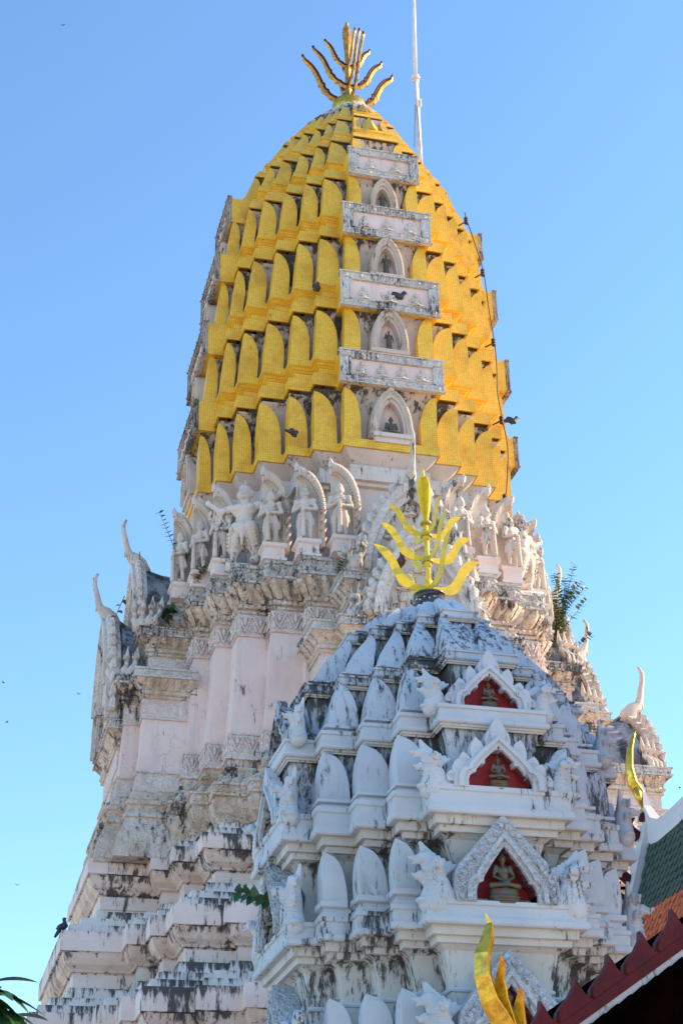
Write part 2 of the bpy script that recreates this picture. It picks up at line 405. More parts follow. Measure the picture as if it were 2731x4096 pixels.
for ti, (z0, z1) in enumerate(tiers):
    base = .24 if ti == 0 else (.92 if ti < 5 else (.62 if ti == 5 else .42))
    band = MB()
    if ti == 0:
        sweep(band, [(gcs(z0), -.3, z0+.0), (gcs(z0), 0, z0), (gcs(z0), 0, z0+.22), (gcs(z0), -.35, z0+.24)], lean=lean)
    else:
        k = base/.92
        prof = [(-.05, .004), (0, 0), (.0, .33), (-.33, .335), (-.34, .40), (-.19, .405), (-.205, .46), (-.17, .58), (-.06, .69), (-.005, .72), (-.005, .90), (-.03, .92), (-.36, .93)]
        sweep(band, [(gcs(z0+h*k), d*k, z0+h*k) for d, h in prof], lean=lean)
    band.obj('mosaic_ledge', 'gold', prang)
    zb = z0+base+.005; cs = gcs(zb); H = (z1-zb)*(.93 if ti == 0 else .985)
    n = len(cs)
    for sx in (1, -1):
        for sy in (-1, 1):
            for i in range(n):
                x, y = cs[i][0]-.035, cs[i][1]-.035
                wx = cs[i][0]-(cs[i-1][0] if i else cs[0][0]*.60); wy = cs[i][1]-(cs[i+1][1] if i < n-1 else cs[-1][1]*.60)
                mb = antefix(x, y, wx, wy, H, zb, sx, sy, z0)
                cxx, cyy = x*sx, y*sy
                vis = (sy < 0) or (sx < 0 and i > 3) or (sx > 0 and i > 4)
                if sy < 0 and nant < 100 and (sx > 0 or True) and ti < 8:
                    nant += 1; mb.obj('mosaic_antefix', 'gold', prang)
                elif vis or True: stuffant.add(mb.v, mb.f)
    # keel-shaped leaf in the middle of each side of the upper tiers
    if ti >= 5:
        zb2 = zb; r = cs[0][1]
        for a in range(4):
            mb = MB(); w = cs[0][0]*.42
            L = []
            for zz, ww, dd in ((0, .9, 0), (.35, 1.0, .02), (.65, .8, 0), (.9, .4, 0), (1.02, .12, 0)):
                z = zb2+H*zz; s = Rz(z)/Rz(zb2)
                L.append([(-w*ww+lean(z)*0, -(r-.10)*s, z), (0, -(r+.10)*s, z), (w*ww, -(r-.10)*s, z), (0, -(r-.5)*s, z)])
            L = [[tuple(RZ(a*math.pi/2) @ Vector(v) + Vector((lean(v[2]), 0, 0))) for v in l] for l in L]
            mb.loops(L, (True, True)); stuffant.add(mb.v, mb.f)
# crown of small leaves under the finial
for k in range(18):
    a = k/18*2*math.pi
    for r0, z0, s_ in ((.80, 32.85, 1), (.56, 33.25, .8)):
        mb = MB(); m4 = RZ(a+(.17 if s_ < 1 else 0))
        L = []
        for zz, ww, dd in ((0, 1, 0), (.3, 1.1, -.02), (.42, .7, -.12), (.5, .2, -.22)):
            L.append([(-.12*ww*s_, -(r0+dd), z0+zz*s_), (0, -(r0+dd+.08), z0+zz*s_), (.12*ww*s_, -(r0+dd), z0+zz*s_), (0, -(r0-.3), z0+zz*s_)])
        mb.loops([[tuple(m4 @ Vector(v) + Vector((lean(33), 0, 0))) for v in l] for l in L], (True, True)); stuffant.add(mb.v, mb.f)
o = stuffant.obj('mosaic_antefix_rest', 'gold', prang); o['kind'] = 'stuff'
# white neck below the gold and wall behind the statues
nk = MB(); c0 = gcs(20.08)
sweep(nk, [(c0, -.30, 20.10), (c0, -.04, 20.075), (c0, -.36, 19.74), (c0, -.36, 19.735), (c0, -.20, 19.73), (c0, -.20, 19.36), (c0, -.30, 19.34), (c0, -.32, 19.27), (c0, -.42, 19.25), (c0, -.62, 17.3), (c0, -.62, 16.9)])
nk.obj('neck', 'neck', prang)
# body: cornice, shaft, base --------------------------------------------------
SH = sym([(1.3, 4.55), (2.15, 4.2), (2.85, 3.85), (3.5, 3.5)])
cor = MB()
sweep(cor, [(SH, -.9, 17.06), (SH, .05, 17.05), (SH, .06, 16.97), (SH, .02, 16.96), (SH, .02, 16.70), (SH, .06, 16.69), (SH, .06, 16.63), (SH, -.02, 16.62)])
relief(cor, SH, .02, 16.70, 16.96, 'diamond', .42, depth=.085)
cor.obj('diamond_cornice', 'frieze', prang)
cv = MB()
sweep(cv, [(SH, .02, 16.63), (SH, -.03, 16.55), (SH, -.17, 16.30), (SH, -.20, 16.20)])
relief(cv, SH, -.20, 16.21, 16.62, 'leaf', .28, d1=-.0, depth=.11)
relief(cv, SH, -.125, 16.09, 16.19, 'leaf', .12, depth=.04)
sweep(cv, [(SH, -.20, 16.20), (SH, -.13, 16.19), (SH, -.10, 16.14), (SH, -.13, 16.09), (SH, -.17, 16.08), (SH, -.16, 16.04), (SH, -.10, 16.02), (SH, -.09, 15.97), (SH, -.13, 15.95)])
cv.obj('leaf_capital', 'ornate_cove', prang)
pn = MB()
sweep(pn, [(SH, -.13, 15.95), (SH, -.115, 15.93), (SH, -.105, 15.48), (SH, -.075, 15.47), (SH, -.075, 15.43), (SH, -.13, 15.425)])
relief(pn, SH, -.11, 15.52, 15.90, 'vine', .40, depth=.045)
pn.obj('stucco_panel', 'panel', prang)
sf = MB(); sweep(sf, [(SH, -.12, 15.43), (SH, .03, 13.21)]); sf.obj('shaft', 'shaft', prang)
bp = MB()
sweep(bp, [(SH, .03, 13.215), (SH, .07, 13.21), (SH, .07, 13.17), (SH, .05, 13.165), (SH, .09, 12.72), (SH, .12, 12.70), (SH, .13, 12.63)])
relief(bp, SH, .065, 12.78, 13.13, 'vine', .40, depth=.04)
bp.obj('base_panel', 'panel', prang)
bc = MB()
sweep(bc, [(SH, .13, 12.63), (SH, .08, 12.60), (SH, .05, 12.47), (SH, .12, 12.46), (SH, .16, 12.41), (SH, .12, 12.36), (SH, .12, 12.31), (SH, .17, 12.30), (SH, .17, 12.26), (SH, .17, 12.25), (SH, .30, 12.05), (SH, .36, 12.04)])
relief(bc, SH, .32, 12.05, 12.25, 'leaf', .2, d1=.19, depth=.03)
sweep(bc, [(SH, .30, 12.04), (SH, .42, 12.03), (SH, .42, 11.98), (SH, .39, 11.97), (SH, .39, 11.82), (SH, .42, 11.81), (SH, .42, 11.76), (SH, .36, 11.75)])
relief(bc, SH, .39, 11.82, 11.97, 'diamond', .34, depth=.04)
sweep(bc, [(SH, .36, 11.75), (SH, .40, 11.62), (SH, .34, 11.42), (SH, .22, 11.28), (SH, .22, 11.15)])
relief(bc, SH, .22, 11.25, 11.74, 'leaf', .28, d1=.36, depth=.06)
bc.obj('base_moulding', 'ornate_cove', prang)
# terraces ---------------------------------------------------------------
TA = sym([(2.0, 6.09), (2.5, 4.9), (3.15, 4.58), (4.15, 4.15)])
TB = sym([(2.4, 6.57), (3.1, 5.40), (3.85, 5.05), (4.78, 4.78)])
TC = sym([(2.85, 7.10), (3.65, 5.95), (4.45, 5.6), (5.36, 5.36)])
TD = sym([(3.3, 7.65), (4.2, 6.5), (5.05, 6.15), (5.95, 5.95)])
def terrace(cs, zt, zb_, nxt, nz, up):
    """ledge band, bell cove, block, flare and the stepped blocks of the next ledge"""
    st = MB()                                  # stepped blocks above the band
    sweep(st, [(cs, -up-.35, zt+.62, 1), (cs, -up-.32, zt+.36, .2), (cs, -up+.0, zt+.355, 1), (cs, -up+.0, zt+.17, .0), (cs, -.17, zt+.165, 1), (cs, -.17, zt-.02, .1), (cs, -.1, zt-.025, .6)])
    st.obj('stepped_course', 'steps', prang)
    bd = MB(); h = zt-zb_
    sweep(bd, [(cs, -.3, zt, 1), (cs, 0, zt, 1), (cs, .01, zb_+h*.55, .1), (cs, 0, zb_, 0), (cs, -.05, zb_-.005, 1), (cs, -.06, zb_-.03, 1)])
    bd.obj('terrace_ledge', 'ledge', prang)
    cv_ = MB()
    sweep(cv_, [(cs, -.055, zb_-.02, .35), (cs, -.075, zb_-.11, .2), (cs, -.13, zb_-.22), (cs, -.23, zb_-.31), (cs, -.25, zb_-.35, .1), (cs, -.29, zb_-.36, .3), (cs, -.30, zb_-.40, .1)])
    cv_.obj('terrace_cove', 'cove', prang)
    bl = MB()
    sweep(bl, [(cs, -.295, zb_-.39), (cs, -.305, zb_-.64), (cs, -.345, zb_-.645), (cs, -.345, zb_-.675), (cs, -.375, zb_-.68), (cs, -.375, zb_-.73), (cs, -.33, zb_-.86), (cs, -.20, zb_-1.05), (cs, -.18, nz-.02)])
    bl.obj('terrace_block', 'white', prang)
terrace(TA, 10.92, 10.62, TB, 9.3, .42)
terrace(TB, 9.36, 8.98, TC, 7.7, .40)
terrace(TC, 7.72, 7.30, TD, 6.0, .40)
terrace(TD, 6.0, 5.5, TD, 4.0, .40)
pl = MB(); sweep(pl, [(TD, .3, 4.6), (TD, .5, 4.4), (TD, .5, 0)], cap=(True, False)); pl.obj('plinth', 'white', prang)
# ------------------------------------------------------------------ shared sculptures
FIG = {}
def guard_mesh():
    P = []
    for s in (1, -1):
        P += [ell((s*.14, -.07, .04), (.055, .12, .045)), cap_((s*.14, 0, .06), (s*.13, -.01, .40), .05, .072), cap_((s*.13, -.01, .40), (s*.085, 0, .72), .085, .105),
              cap_((s*.11, 0, .50), (s*.07, 0, .74), .105, .105), cap_((s*.20, 0, 1.12), (s*.30, -.02, .86), .070, .056), cap_((s*.30, -.02, .86), (s*.05, -.20, .86-s*.04), .054, .042),
              ell((s*.22, 0, 1.13), (.085, .08, .07)), ell((s*.04, -.22, .86-s*.04), (.05, .045, .05)), ell((s*.105, -.01, 1.33), (.022, .03, .06)),
              ell((s*.07, -.09, 1.06), (.08, .05, .06)), ell((s*.038, -.10, 1.355), (.02, .02, .012)), cap_((s*.20, .02, .62), (s*.25, .04, .40), .03, .012)]
    P += [ell((0, 0, .76), (.155, .12, .07)), cap_((0, 0, .76), (0, 0, 1.0), .12, .125), ell((0, 0, 1.05), (.20, .115, .13)), cap_((0, 0, 1.12), (0, -.01, 1.25), .055, .052),
          ell((0, -.015, 1.32), (.10, .11, .12)), ell((0, -.12, 1.325), (.018, .03, .028)), ell((0, -.10, 1.275), (.04, .03, .016)), ell((0, 0, 1.18), (.15, .10, .03)),
          cap_((0, 0, 1.40), (0, 0, 1.44), .105, .09), cap_((0, 0, 1.44), (0, 0, 1.50), .075, .055), cap_((0, 0, 1.50), (0, 0, 1.66), .035, .006), cap_((0, -.13, .74), (0, -.15, .35), .05, .02)]
    return sculpt('guard_body', P, .021)
FIG['guard'] = guard_mesh()
mc = MB(); mc.tube([(0, -.24, z) for z in (0, .03, .2, .5, .74, .78, .82, .88, .94)], [.06, .07, .062, .05, .038, .06, .04, .045, .01], 10)
for k in range(8):
    z = .08+k*.08; mc.tube([(math.cos(a)*.055, -.24+math.sin(a)*.055, z+a*.012) for a in [i*math.pi/3 for i in range(7)]], .012, 4)
FIG['mace'] = mc.mesh('mace', True)
def garuda_mesh():
    P = []
    for s in (1, -1):
        P += [ell((s*.26, -.14, .05), (.10, .20, .06)), cap_((s*.26, -.02, .08), (s*.24, .02, .42), .09, .10), cap_((s*.24, .02, .45), (s*.15, -.06, .90), .17, .21),
              cap_((s*.30, 0, 1.50), (s*.56, -.02, 1.44), .11, .08), cap_((s*.56, -.02, 1.44), (s*.80, -.10, 1.62), .075, .055), ell((s*.84, -.12, 1.66), (.07, .05, .09)),
              ell((s*.30, 0, 1.50), (.13, .12, .11)), ell((s*.12, -.16, 1.42), (.14, .08, .10)), ell((s*.17, 0, 1.82), (.04, .05, .10)), ell((s*.07, -.17, 1.84), (.04, .03, .03)),
              cap_((s*.62, 0, 1.40), (s*.40, .05, 1.18), .05, .03), cap_((s*.70, 0, 1.48), (s*.50, .06, 1.20), .04, .02)]
    P += [ell((0, 0, 1.0), (.25, .20, .13)), cap_((0, 0, 1.0), (0, 0, 1.25), .20, .20), ell((0, -.02, 1.38), (.30, .19, .20)), cap_((0, 0, 1.5), (0, -.02, 1.7), .11, .11),
          ell((0, -.03, 1.80), (.16, .17, .17)), cap_((0, -.17, 1.77), (0, -.30, 1.72), .08, .02), cap_((0, -.15, 1.68), (0, -.23, 1.64), .06, .02), cap_((0, 0, 1.95), (0, 0, 2.0), .15, .10),
          cap_((0, 0, 2.0), (0, 0, 2.22), .07, .01), cap_((0, -.20, .95), (0, -.24, .38), .09, .02), ell((0, .16, .75), (.18, .10, .35)), ell((0, -.04, 1.16), (.23, .17, .035)), ell((0, -.04, 1.03), (.26, .19, .035))]
    return sculpt('garuda_body', P, .03)
FIG['garuda'] = garuda_mesh()
def seated(vox=.03):
    P = []
    for s in (1, -1):
        P += [cap_((s*.10, 0, .12), (s*.40, -.10, .11), .12, .09), cap_((s*.40, -.10, .11), (s*.02, -.30, .10), .085, .05), cap_((s*.23, 0, .66), (s*.30, -.04, .38), .065, .055),
              cap_((s*.30, -.04, .38), (s*.05, -.24, .22), .05, .04), ell((s*.22, 0, .66), (.09, .08, .08)), ell((s*.115, 0, .87), (.02, .03, .06))]
    P += [cap_((0, 0, .12), (0, 0, .45), .17, .15), ell((0, 0, .56), (.22, .13, .15)), cap_((0, 0, .66), (0, 0, .80), .065, .06), ell((0, -.01, .90), (.11, .12, .14)),
          ell((0, 0, 1.04), (.07, .07, .06)), cap_((0, 0, 1.06), (0, 0, 1.17), .03, .006), ell((0, -.125, .90), (.02, .03, .03)), ell((0, -.25, .19), (.12, .07, .04))]
    return sculpt('seated_figure', P, vox)
FIG['buddha'] = seated()
def standing():
    P = []
    for s in (1, -1):
        P += [cap_((s*.07, 0, .03), (s*.07, 0, .55), .055, .09), cap_((s*.17, 0, 1.03), (s*.24, 0, .80), .05, .045), ell((s*.07, -.05, .03), (.05, .09, .035))]
    P += [cap_((-.24, 0, .80), (-.22, -.22, .95), .042, .035), ell((-.22, -.24, 1.0), (.04, .025, .07)), cap_((.24, 0, .80), (.22, -.03, .58), .042, .03),
          cap_((0, .02, .08), (0, 0, .62), .19, .13), cap_((0, 0, .60), (0, 0, .95), .13, .15), ell((0, 0, 1.0), (.18, .10, .08)), cap_((0, 0, 1.05), (0, 0, 1.15), .045, .04),
          ell((0, 0, 1.22), (.075, .085, .10)), ell((0, 0, 1.32), (.05, .05, .04)), cap_((0, 0, 1.33), (0, 0, 1.42), .02, .005), cap_((0, 0, -.08), (0, 0, .02), .22, .20)]
    return sculpt('standing_figure', P, .028)
FIG['standing'] = standing()
def naga_row(n=4):
    """row of crowned serpent heads on ringed S-curved necks; fans out along +x, faces -y"""
    P = []
    for k in range(n):
        x = (k-(n-1)/2)*.20; h = 1-.05*abs(k-1); f = x*1.1
        c = [(x*.7, .02, 0), (x*.8+.02, -.12, .10), (x*.95, -.14, .24), (x*1.05, -.02, .38), (x*1.12, -.04, .50)]
        r = [.085, .095, .085, .062, .055]
        for a in range(4): P.append(cap_(c[a], c[a+1], r[a], r[a+1]))
        for q in range(5):
            t = q/4.; i = min(3, int(t*4)); u = t*4-i
            p = [c[i][j]*(1-u)+c[i+1][j]*u for j in range(3)]; P.append(ell(p, (r[i]*1.18, r[i]*1.18, .018)))
        P += [ell((x*1.12, -.09, .53), (.07, .10, .06)), cap_((x*1.12, -.15, .52), (x*1.12, -.22, .56), .04, .02), ell((x*1.14, 0, .58), (.085, .05, .08)), cap_((x*1.14, .0, .58), (x*1.22, 0, .92*h), .075, .008)]
        P += [ell((x*1.15+s*.05, 0, .64), (.02, .02, .07)) for s in (1, -1)]
    P.append(ell((0, .04, .03), (.16*n/2, .10, .06)))
    return sculpt('naga_row', P, .022)
FIG['naga'] = naga_row()
# ------------------------------------------------------------------ porches of the great prang
def chofa_pts(s=1.):
    """curved horn finial: rises from a gable apex at the origin, leaning out along -y"""
    return [(0, .22*s, -.22*s), (0, .06*s, .0), (0, -.08*s, .14*s), (0, -.20*s, .26*s), (0, -.25*s, .40*s), (0, -.29*s, .60*s), (0, -.35*s, .82*s), (0, -.36*s, 1.0*s), (0, -.29*s, 1.14*s)]
def arch_half(W, H, n=12, pw=1.9):
    """pointed gable outline, right half, bottom to apex"""
    out = []
    for k in range(n+1):
        t = k/n; z = H*t
        x = W*(1-t**pw)**.80*(1 if t > .0 else 1) if t < 1 else 0
        out.append((x, z))
    return out
def gable(parent, W, H, r, z, name='pediment', figs=True, horn=1.0):
    if not horn: figs = False
    """pediment at distance r in front (-y) of the axis, base height z: returns part with sub-parts (thing > part > sub-part)"""
    oh = arch_half(W, H); inn = arch_half(W*.74, H*.80); mid = arch_half(W*.87, H*.905)
    mb = MB(); m4 = T4((0, -r, z))
    mir = lambda L: [(-x, zz) for x, zz in L]
    face = [(x*1.0, zz) for x, zz in arch_half(W*.78, H*.84)]
    poly = face + mir(face)[::-1][1:]
    mb.prism(poly, m4, .10)
    p = mb.obj(name, 'statue', parent)
    fr = MB()
    for L in (lambda q: q, mir):
        fr.band(L(oh), L(mid), m4, -.20, .12); fr.band(L(mid), L(inn), m4, -.13, .05)
        pts = [Vector((x, -r-.17, z+zz)) for x, zz in L(arch_half(W*.865, H*.9, 26))]
        for k, q in enumerate(pts[:-1]):     # beaded scroll along the frame
            for u in (0, .5):
                b = q.lerp(pts[k+1], u); e = .012+.010*((k*7+int(u*2)*3) % 3)
                fr.tube([b+Vector((0, .04, 0)), b+Vector((0, -e, 0))], [.05, .02], 6)
        pts = [Vector((x, -r-.06, z+zz)) for x, zz in L(arch_half(W*1.0, H, 9))]
        sgn = 1 if pts[0].x > 0 else -1
        for k in range(1, 9):                # flame leaves along the back of the gable
            b = pts[k].lerp(pts[k-1], .3); t_ = (pts[k]-pts[k-1]).normalized(); nrm = Vector((t_.z, 0, -t_.x))*sgn
            h = .16*W
            fr.tube([b-nrm*.04, b+nrm*h*.5+t_*h*.15, b+nrm*h*.8+t_*h*.6, b+nrm*h*.72+t_*h*1.1], [.10*W, .095*W, .06*W, .005], 6, flat=(.7, 1), side=(0, 1, 0))
    fr.obj('gable_frame', 'ornate', p)
    if not horn: return p
    hn = MB(); hp = [Vector((0, -r-.05, z+H)) + Vector(v) for v in chofa_pts(horn)]
    hn.tube(hp, [.13*horn, .17*horn, .15*horn, .085*horn, .07*horn, .058*horn, .052*horn, .045*horn, .028], 10, side=(1, 0, 0), flat=(.8, 1.1))
    hn.tube([hp[3]+Vector((0, .02, .05)), hp[3]+Vector((0, -.07*horn, -.02)), hp[3]+Vector((0, -.10*horn, -.12*horn))], [.07*horn, .05*horn, .01], 6, side=(1, 0, 0))
    hn.obj('horn_finial', 'statue', p, True)
    return p
def porch(ang, segs, label_part='porch'):
    """segs: list of dicts (x_end, hw, z_cornice, W, H, roof back distance), built facing -y and turned by ang"""
    rt = bpy.data.objects.new('porch', None)
    body = MB()
    def seg_cs(x, hw): return [(hw, x)]
    def blk(mb, r0, r1, hw, levels):
        L = []
        for d, z in levels: L.append([(-hw-d, -r1-d, z), (hw+d, -r1-d, z), (hw+d, -r0, z), (-hw-d, -r0, z)])
        mb.loops(L, (True, True))
    first = None
    parts = []
    root = bpy.data.objects.new('porch', MB().mesh('porch')); COL.objects.link(root); root.parent = prang
    sh = MB(); ca = MB(); pa = MB(); df = MB(); ro = MB(); plain = MB()
    for s in segs:
        zc = s['zc']; hw = s['hw']; r1 = s['r1']; r0 = s['r0']; zb_ = s.get('zb', 11.15)
        if zb_ < 13:
            blk(bcm := ca, r0, r1, hw, [(.50, 10.85), (.44, 11.2), (.40, 11.4), (.30, 11.62), (.26, 11.72), (.30, 11.74), (.30, 11.8), (.2, 11.9), (.22, 12.0), (.26, 12.02), (.26, 12.1), (.20, 12.14), (.16, 12.2), (.16, 12.3), (.12, 12.32), (.1, 12.36)])
            blk(pa, r0, r1, hw, [(.10, 12.36), (.04, 12.74), (.08, 12.76), (.08, 12.80), (.02, 12.81)])
            blk(sh, r0, r1, hw, [(.02, 12.8), (-.04, zc-1.06)])
        else: blk(sh, r0, r1, hw, [(-.04, zb_), (-.04, zc-1.06)])
        blk(pa, r0, r1, hw, [(0, zc-1.08), (.0, zc-1.04), (-.02, zc-1.03), (-.02, zc-.64), (0, zc-.62)])
        blk(ca, r0, r1, hw, [(.03, zc-.62), (.05, zc-.58), (.02, zc-.55), (.06, zc-.53), (.08, zc-.48), (.05, zc-.44), (.03, zc-.42), (.06, zc-.36), (.18, zc-.22), (.20, zc-.21)])
        blk(df, r0, r1, hw, [(.23, zc-.21), (.23, zc-.17), (.20, zc-.165), (.20, zc-.04), (.24, zc-.035), (.24, zc), (.2, zc+.01)])
        csq = [(hw, r1)]
        for sx in (1, -1):       # relief on the side and front faces
            for a_, b_ in ((0, 1),):
                n_ = max(1, int((r1-r0)/.34))
                for k in range(n_):
                    y = -r1-.1+ (k+.5)*(r1-r0)/n_
                    X = sx*(hw+.20); df.add([(X+sx*.002, y-.15, zc-.10), (X+sx*.002, y, zc-.05), (X+sx*.002, y+.15, zc-.10), (X+sx*.002, y, zc-.16), (X+sx*.05, y, zc-.105)], [(0, 1, 4), (1, 2, 4), (2, 3, 4), (3, 0, 4)])
                n2 = max(1, int((r1-r0)/.24))
                for k in range(n2):
                    y = -r1+(k+.5)*(r1-r0)/n2
                    ca.tube([(sx*(hw+.04), y, zc-.42), (sx*(hw+.12), y, zc-.32), (sx*(hw+.22), y, zc-.23)], [.06, .085, .07], 7, flat=(1, .5), side=(0, 1, 0))
        n_ = max(2, int(2*hw/.34))
        for k in range(n_):
            x = -hw-.1+(k+.5)*(2*hw+.2)/n_; Y = -r1-.20
            df.add([(x-.15, Y-.002, zc-.10), (x, Y-.002, zc-.05), (x+.15, Y-.002, zc-.10), (x, Y-.002, zc-.16), (x, Y-.05, zc-.105)], [(0, 1, 4), (1, 2, 4), (2, 3, 4), (3, 0, 4)])
        if 'W' not in s: continue
        W_, H_, rb = s['W'], s['H'], s['rb']
        oh = arch_half(W_*.93, H_*.93, 10); prof = oh + [(-x, z) for x, z in oh[::-1][1:]]
        L = []
        for y, sc_ in ((-r1+.02, 1.0), (-r1+.35, .93), (-r1+.8, .90), (-rb, .90)):
            L.append([(x*1.0, y, zc+.02+z*sc_) for x, z in prof])
        ro.loops(L, (True, True))
        ro.tube([(0, y, zc+H_*.93*k) for y, k in ((-r1-.02, 1.02), (-r1+.15, .965), (-r1+.4, .935), (-r1+.9, .91), (-rb, .905))], [.09, .08, .07, .06, .06], 6)
        g_ = gable(root, W_, H_, r1+s.get('out', .12), zc+.02, horn=s.get('horn', 1.))
        for sx in (1, -1) if s.get('horn', 1) else ():
            nb = link('serpent_heads', FIG['naga'], 'statue', g_)
            at(nb, (sx*(W_+.12), -r1-.02, zc+.0), R_(62*sx), (.92, .92, 1.0))
            blk_ = MB(); blk_.box(sx*(W_+.12)-.34, sx*(W_+.12)+.34, -r1-.14, -r1+.42, zc, zc+.03); 
    sh.obj('porch_wall', 'shaft', root); pa.obj('porch_panel', 'panel', root); ca.obj('porch_capital', 'ornate_cove', root); df.obj('diamond_band', 'frieze', root); ro.obj('porch_roof', 'roofdark', root)
    root.rotation_euler = (0, 0, ang)
    return root
SEG_UP = dict(zc=16.33, hw=1.32, r0=3.8, r1=5.0, W=1.12, H=2.25, rb=3.0, zb=14.0, horn=1.0)
SEG_LO = dict(zc=15.05, hw=2.02, r0=4.0, r1=5.16)
SEG_LO2 = dict(zc=15.06, hw=1.55, r0=4.9, r1=5.5, W=1.10, H=2.05, rb=4.2, out=.22, horn=.98)
SEG_FAR = dict(zc=13.75, hw=1.75, r0=5.3, r1=6.75, W=1.30, H=2.0, rb=5.2, out=.25, horn=1.15)
SEG_L3 = dict(zc=14.15, hw=1.2, r0=5.2, r1=5.56, W=1.42, H=2.9, rb=5.2, out=.10, horn=0)
porch(R_(-90), [SEG_UP, SEG_LO, SEG_LO2, SEG_L3])
porch(0, [SEG_UP, SEG_LO, SEG_LO2])
porch(R_(90), [SEG_UP, SEG_LO, SEG_LO2, SEG_FAR])
# small relief figures on the pediments
def relief_fig(parent, loc, sc, m='statue', fig='buddha', flat=.6):
    o = link('relief_figure', FIG[fig], m, parent); return at(o, loc, 0, (sc, sc*flat, sc))
front_gables = [o for o in bpy.data.objects if o.name.split('.')[0] == 'pediment' and abs(o.parent.rotation_euler[2]) < .01]
front_gables.sort(key=lambda o: max(v.co.z for v in o.data.vertices))
lo_g, up_g = front_gables
for x, z, sc in ((-.66, 15.15, .34), (-.22, 15.15, .34), (.25, 15.15, .34), (.68, 15.15, .34), (-.42, 15.68, .36), (.42, 15.68, .36), (0, 16.1, .42), (-.25, 16.0, .2), (.25, 16.0, .2)):
    relief_fig(lo_g, (x, -5.74, z), sc)
for x, z, sc in ((-.42, 17.15, .44), (.42, 17.15, .44), (0, 17.75, .42)): relief_fig(up_g, (x, -5.14, z), sc)
ros = MB()
for x, z in ((-.45, 15.52), (0, 15.5), (.47, 15.5)): ros.tube([(x, -5.70, z), (x, -5.76, z), (x, -5.78, z)], [.10, .085, .03], 14)
ros.obj('rosette', 'statue', lo_g)
# ------------------------------------------------------------------ frieze boxes and arched niches on the gold body
BOX = [(21.72, 22.57, 3.96, 1.17, 4), (23.96, 24.92, 3.84, 1.15, 3), (26.30, 27.2, 3.62, 1.05, 3), (28.42, 29.25, 3.36, .84, 2)]
for ang, vis in ((0, 1), (R_(-90), 1), (R_(90), 1)):
    r4 = RZ(ang)
    for z0, z1, R0, hw, nf in BOX:
        dx = lean((z0+z1)/2)
        m4 = T4((dx, 0, 0)) @ r4 @ T4((0, -(R0+.10), 0))
        mb = MB(); t = .17; y1 = .75
        w0, w1 = hw+.05, hw+.0                      # gold side cheeks
        mb.box(-w0, w0, .03, y1, z0+.02, z1-.02, 0, m4)
        o = mb.obj('frieze_box', 'gold', prang)
        fb = MB(); H = z1-z0
        for k, (a, b, c_, d) in enumerate(((-w0-.02, w0+.02, z1-t, z1), (-w0-.02, w0+.02, z0, z0+t), (-w0-.01, -w0+.21, z0+t-.01, z1-t+.01), (w0-.21, w0+.01, z0+t-.01, z1-t+.01))):
            fb.box(a, b, -.06, .032, c_, d, 0, m4)
        for zz in (z0-.02, z1-.01): fb.box(-w0-.05, w0+.05, -.09, .03, zz, zz+.035, 0, m4)
        for X in (-w0-.02, w0-.01): fb.box(X, X+.03, -.08, -.05, z0+.01, z1-.01, 0, m4)
        for (a, b, c_, d) in ((-w0+.20, w0-.20, z1-t-.03, z1-t-.002), (-w0+.20, w0-.20, z0+t, z0+t+.03), (-w0+.20, -w0+.23, z0+t, z1-t), (w0-.23, w0-.20, z0+t, z1-t)):
            fb.box(a, b, -.075, .02, c_, d, 0, m4)
        nx = int(2*hw/.3)
        for k in range(nx):                          # lozenges in the frame
            X = -w0+.12+(2*w0-.24)*k/(nx-1)
            for zz in (z0+t/2, z1-t/2):
                a = .065 if k % 2 else .08
                fb.add([tuple(m4 @ Vector(v)) for v in ((X-a*1.3, -.062, zz), (X, -.062, zz+a), (X+a*1.3, -.062, zz), (X, -.062, zz-a), (X, -.145, zz))], [(0, 1, 4), (1, 2, 4), (2, 3, 4), (3, 0, 4)])
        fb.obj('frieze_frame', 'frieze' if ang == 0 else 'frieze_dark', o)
        pb = MB(); pb.box(-w0+.18, w0-.18, -.005, .028, z0+t-.01, z1-t+.01, 0, m4); pb.obj('frieze_panel', 'shaft', o)
        for k in range(nf):
            X = (k-(nf-1)/2)*(2*hw-.55)/max(1, nf-.3)
            f = link('relief_figure', FIG['buddha'], 'statue', o); v = m4 @ Vector((X, -.04, z0+t+.03)); at(f, v, ang, (.36, .22, .36))
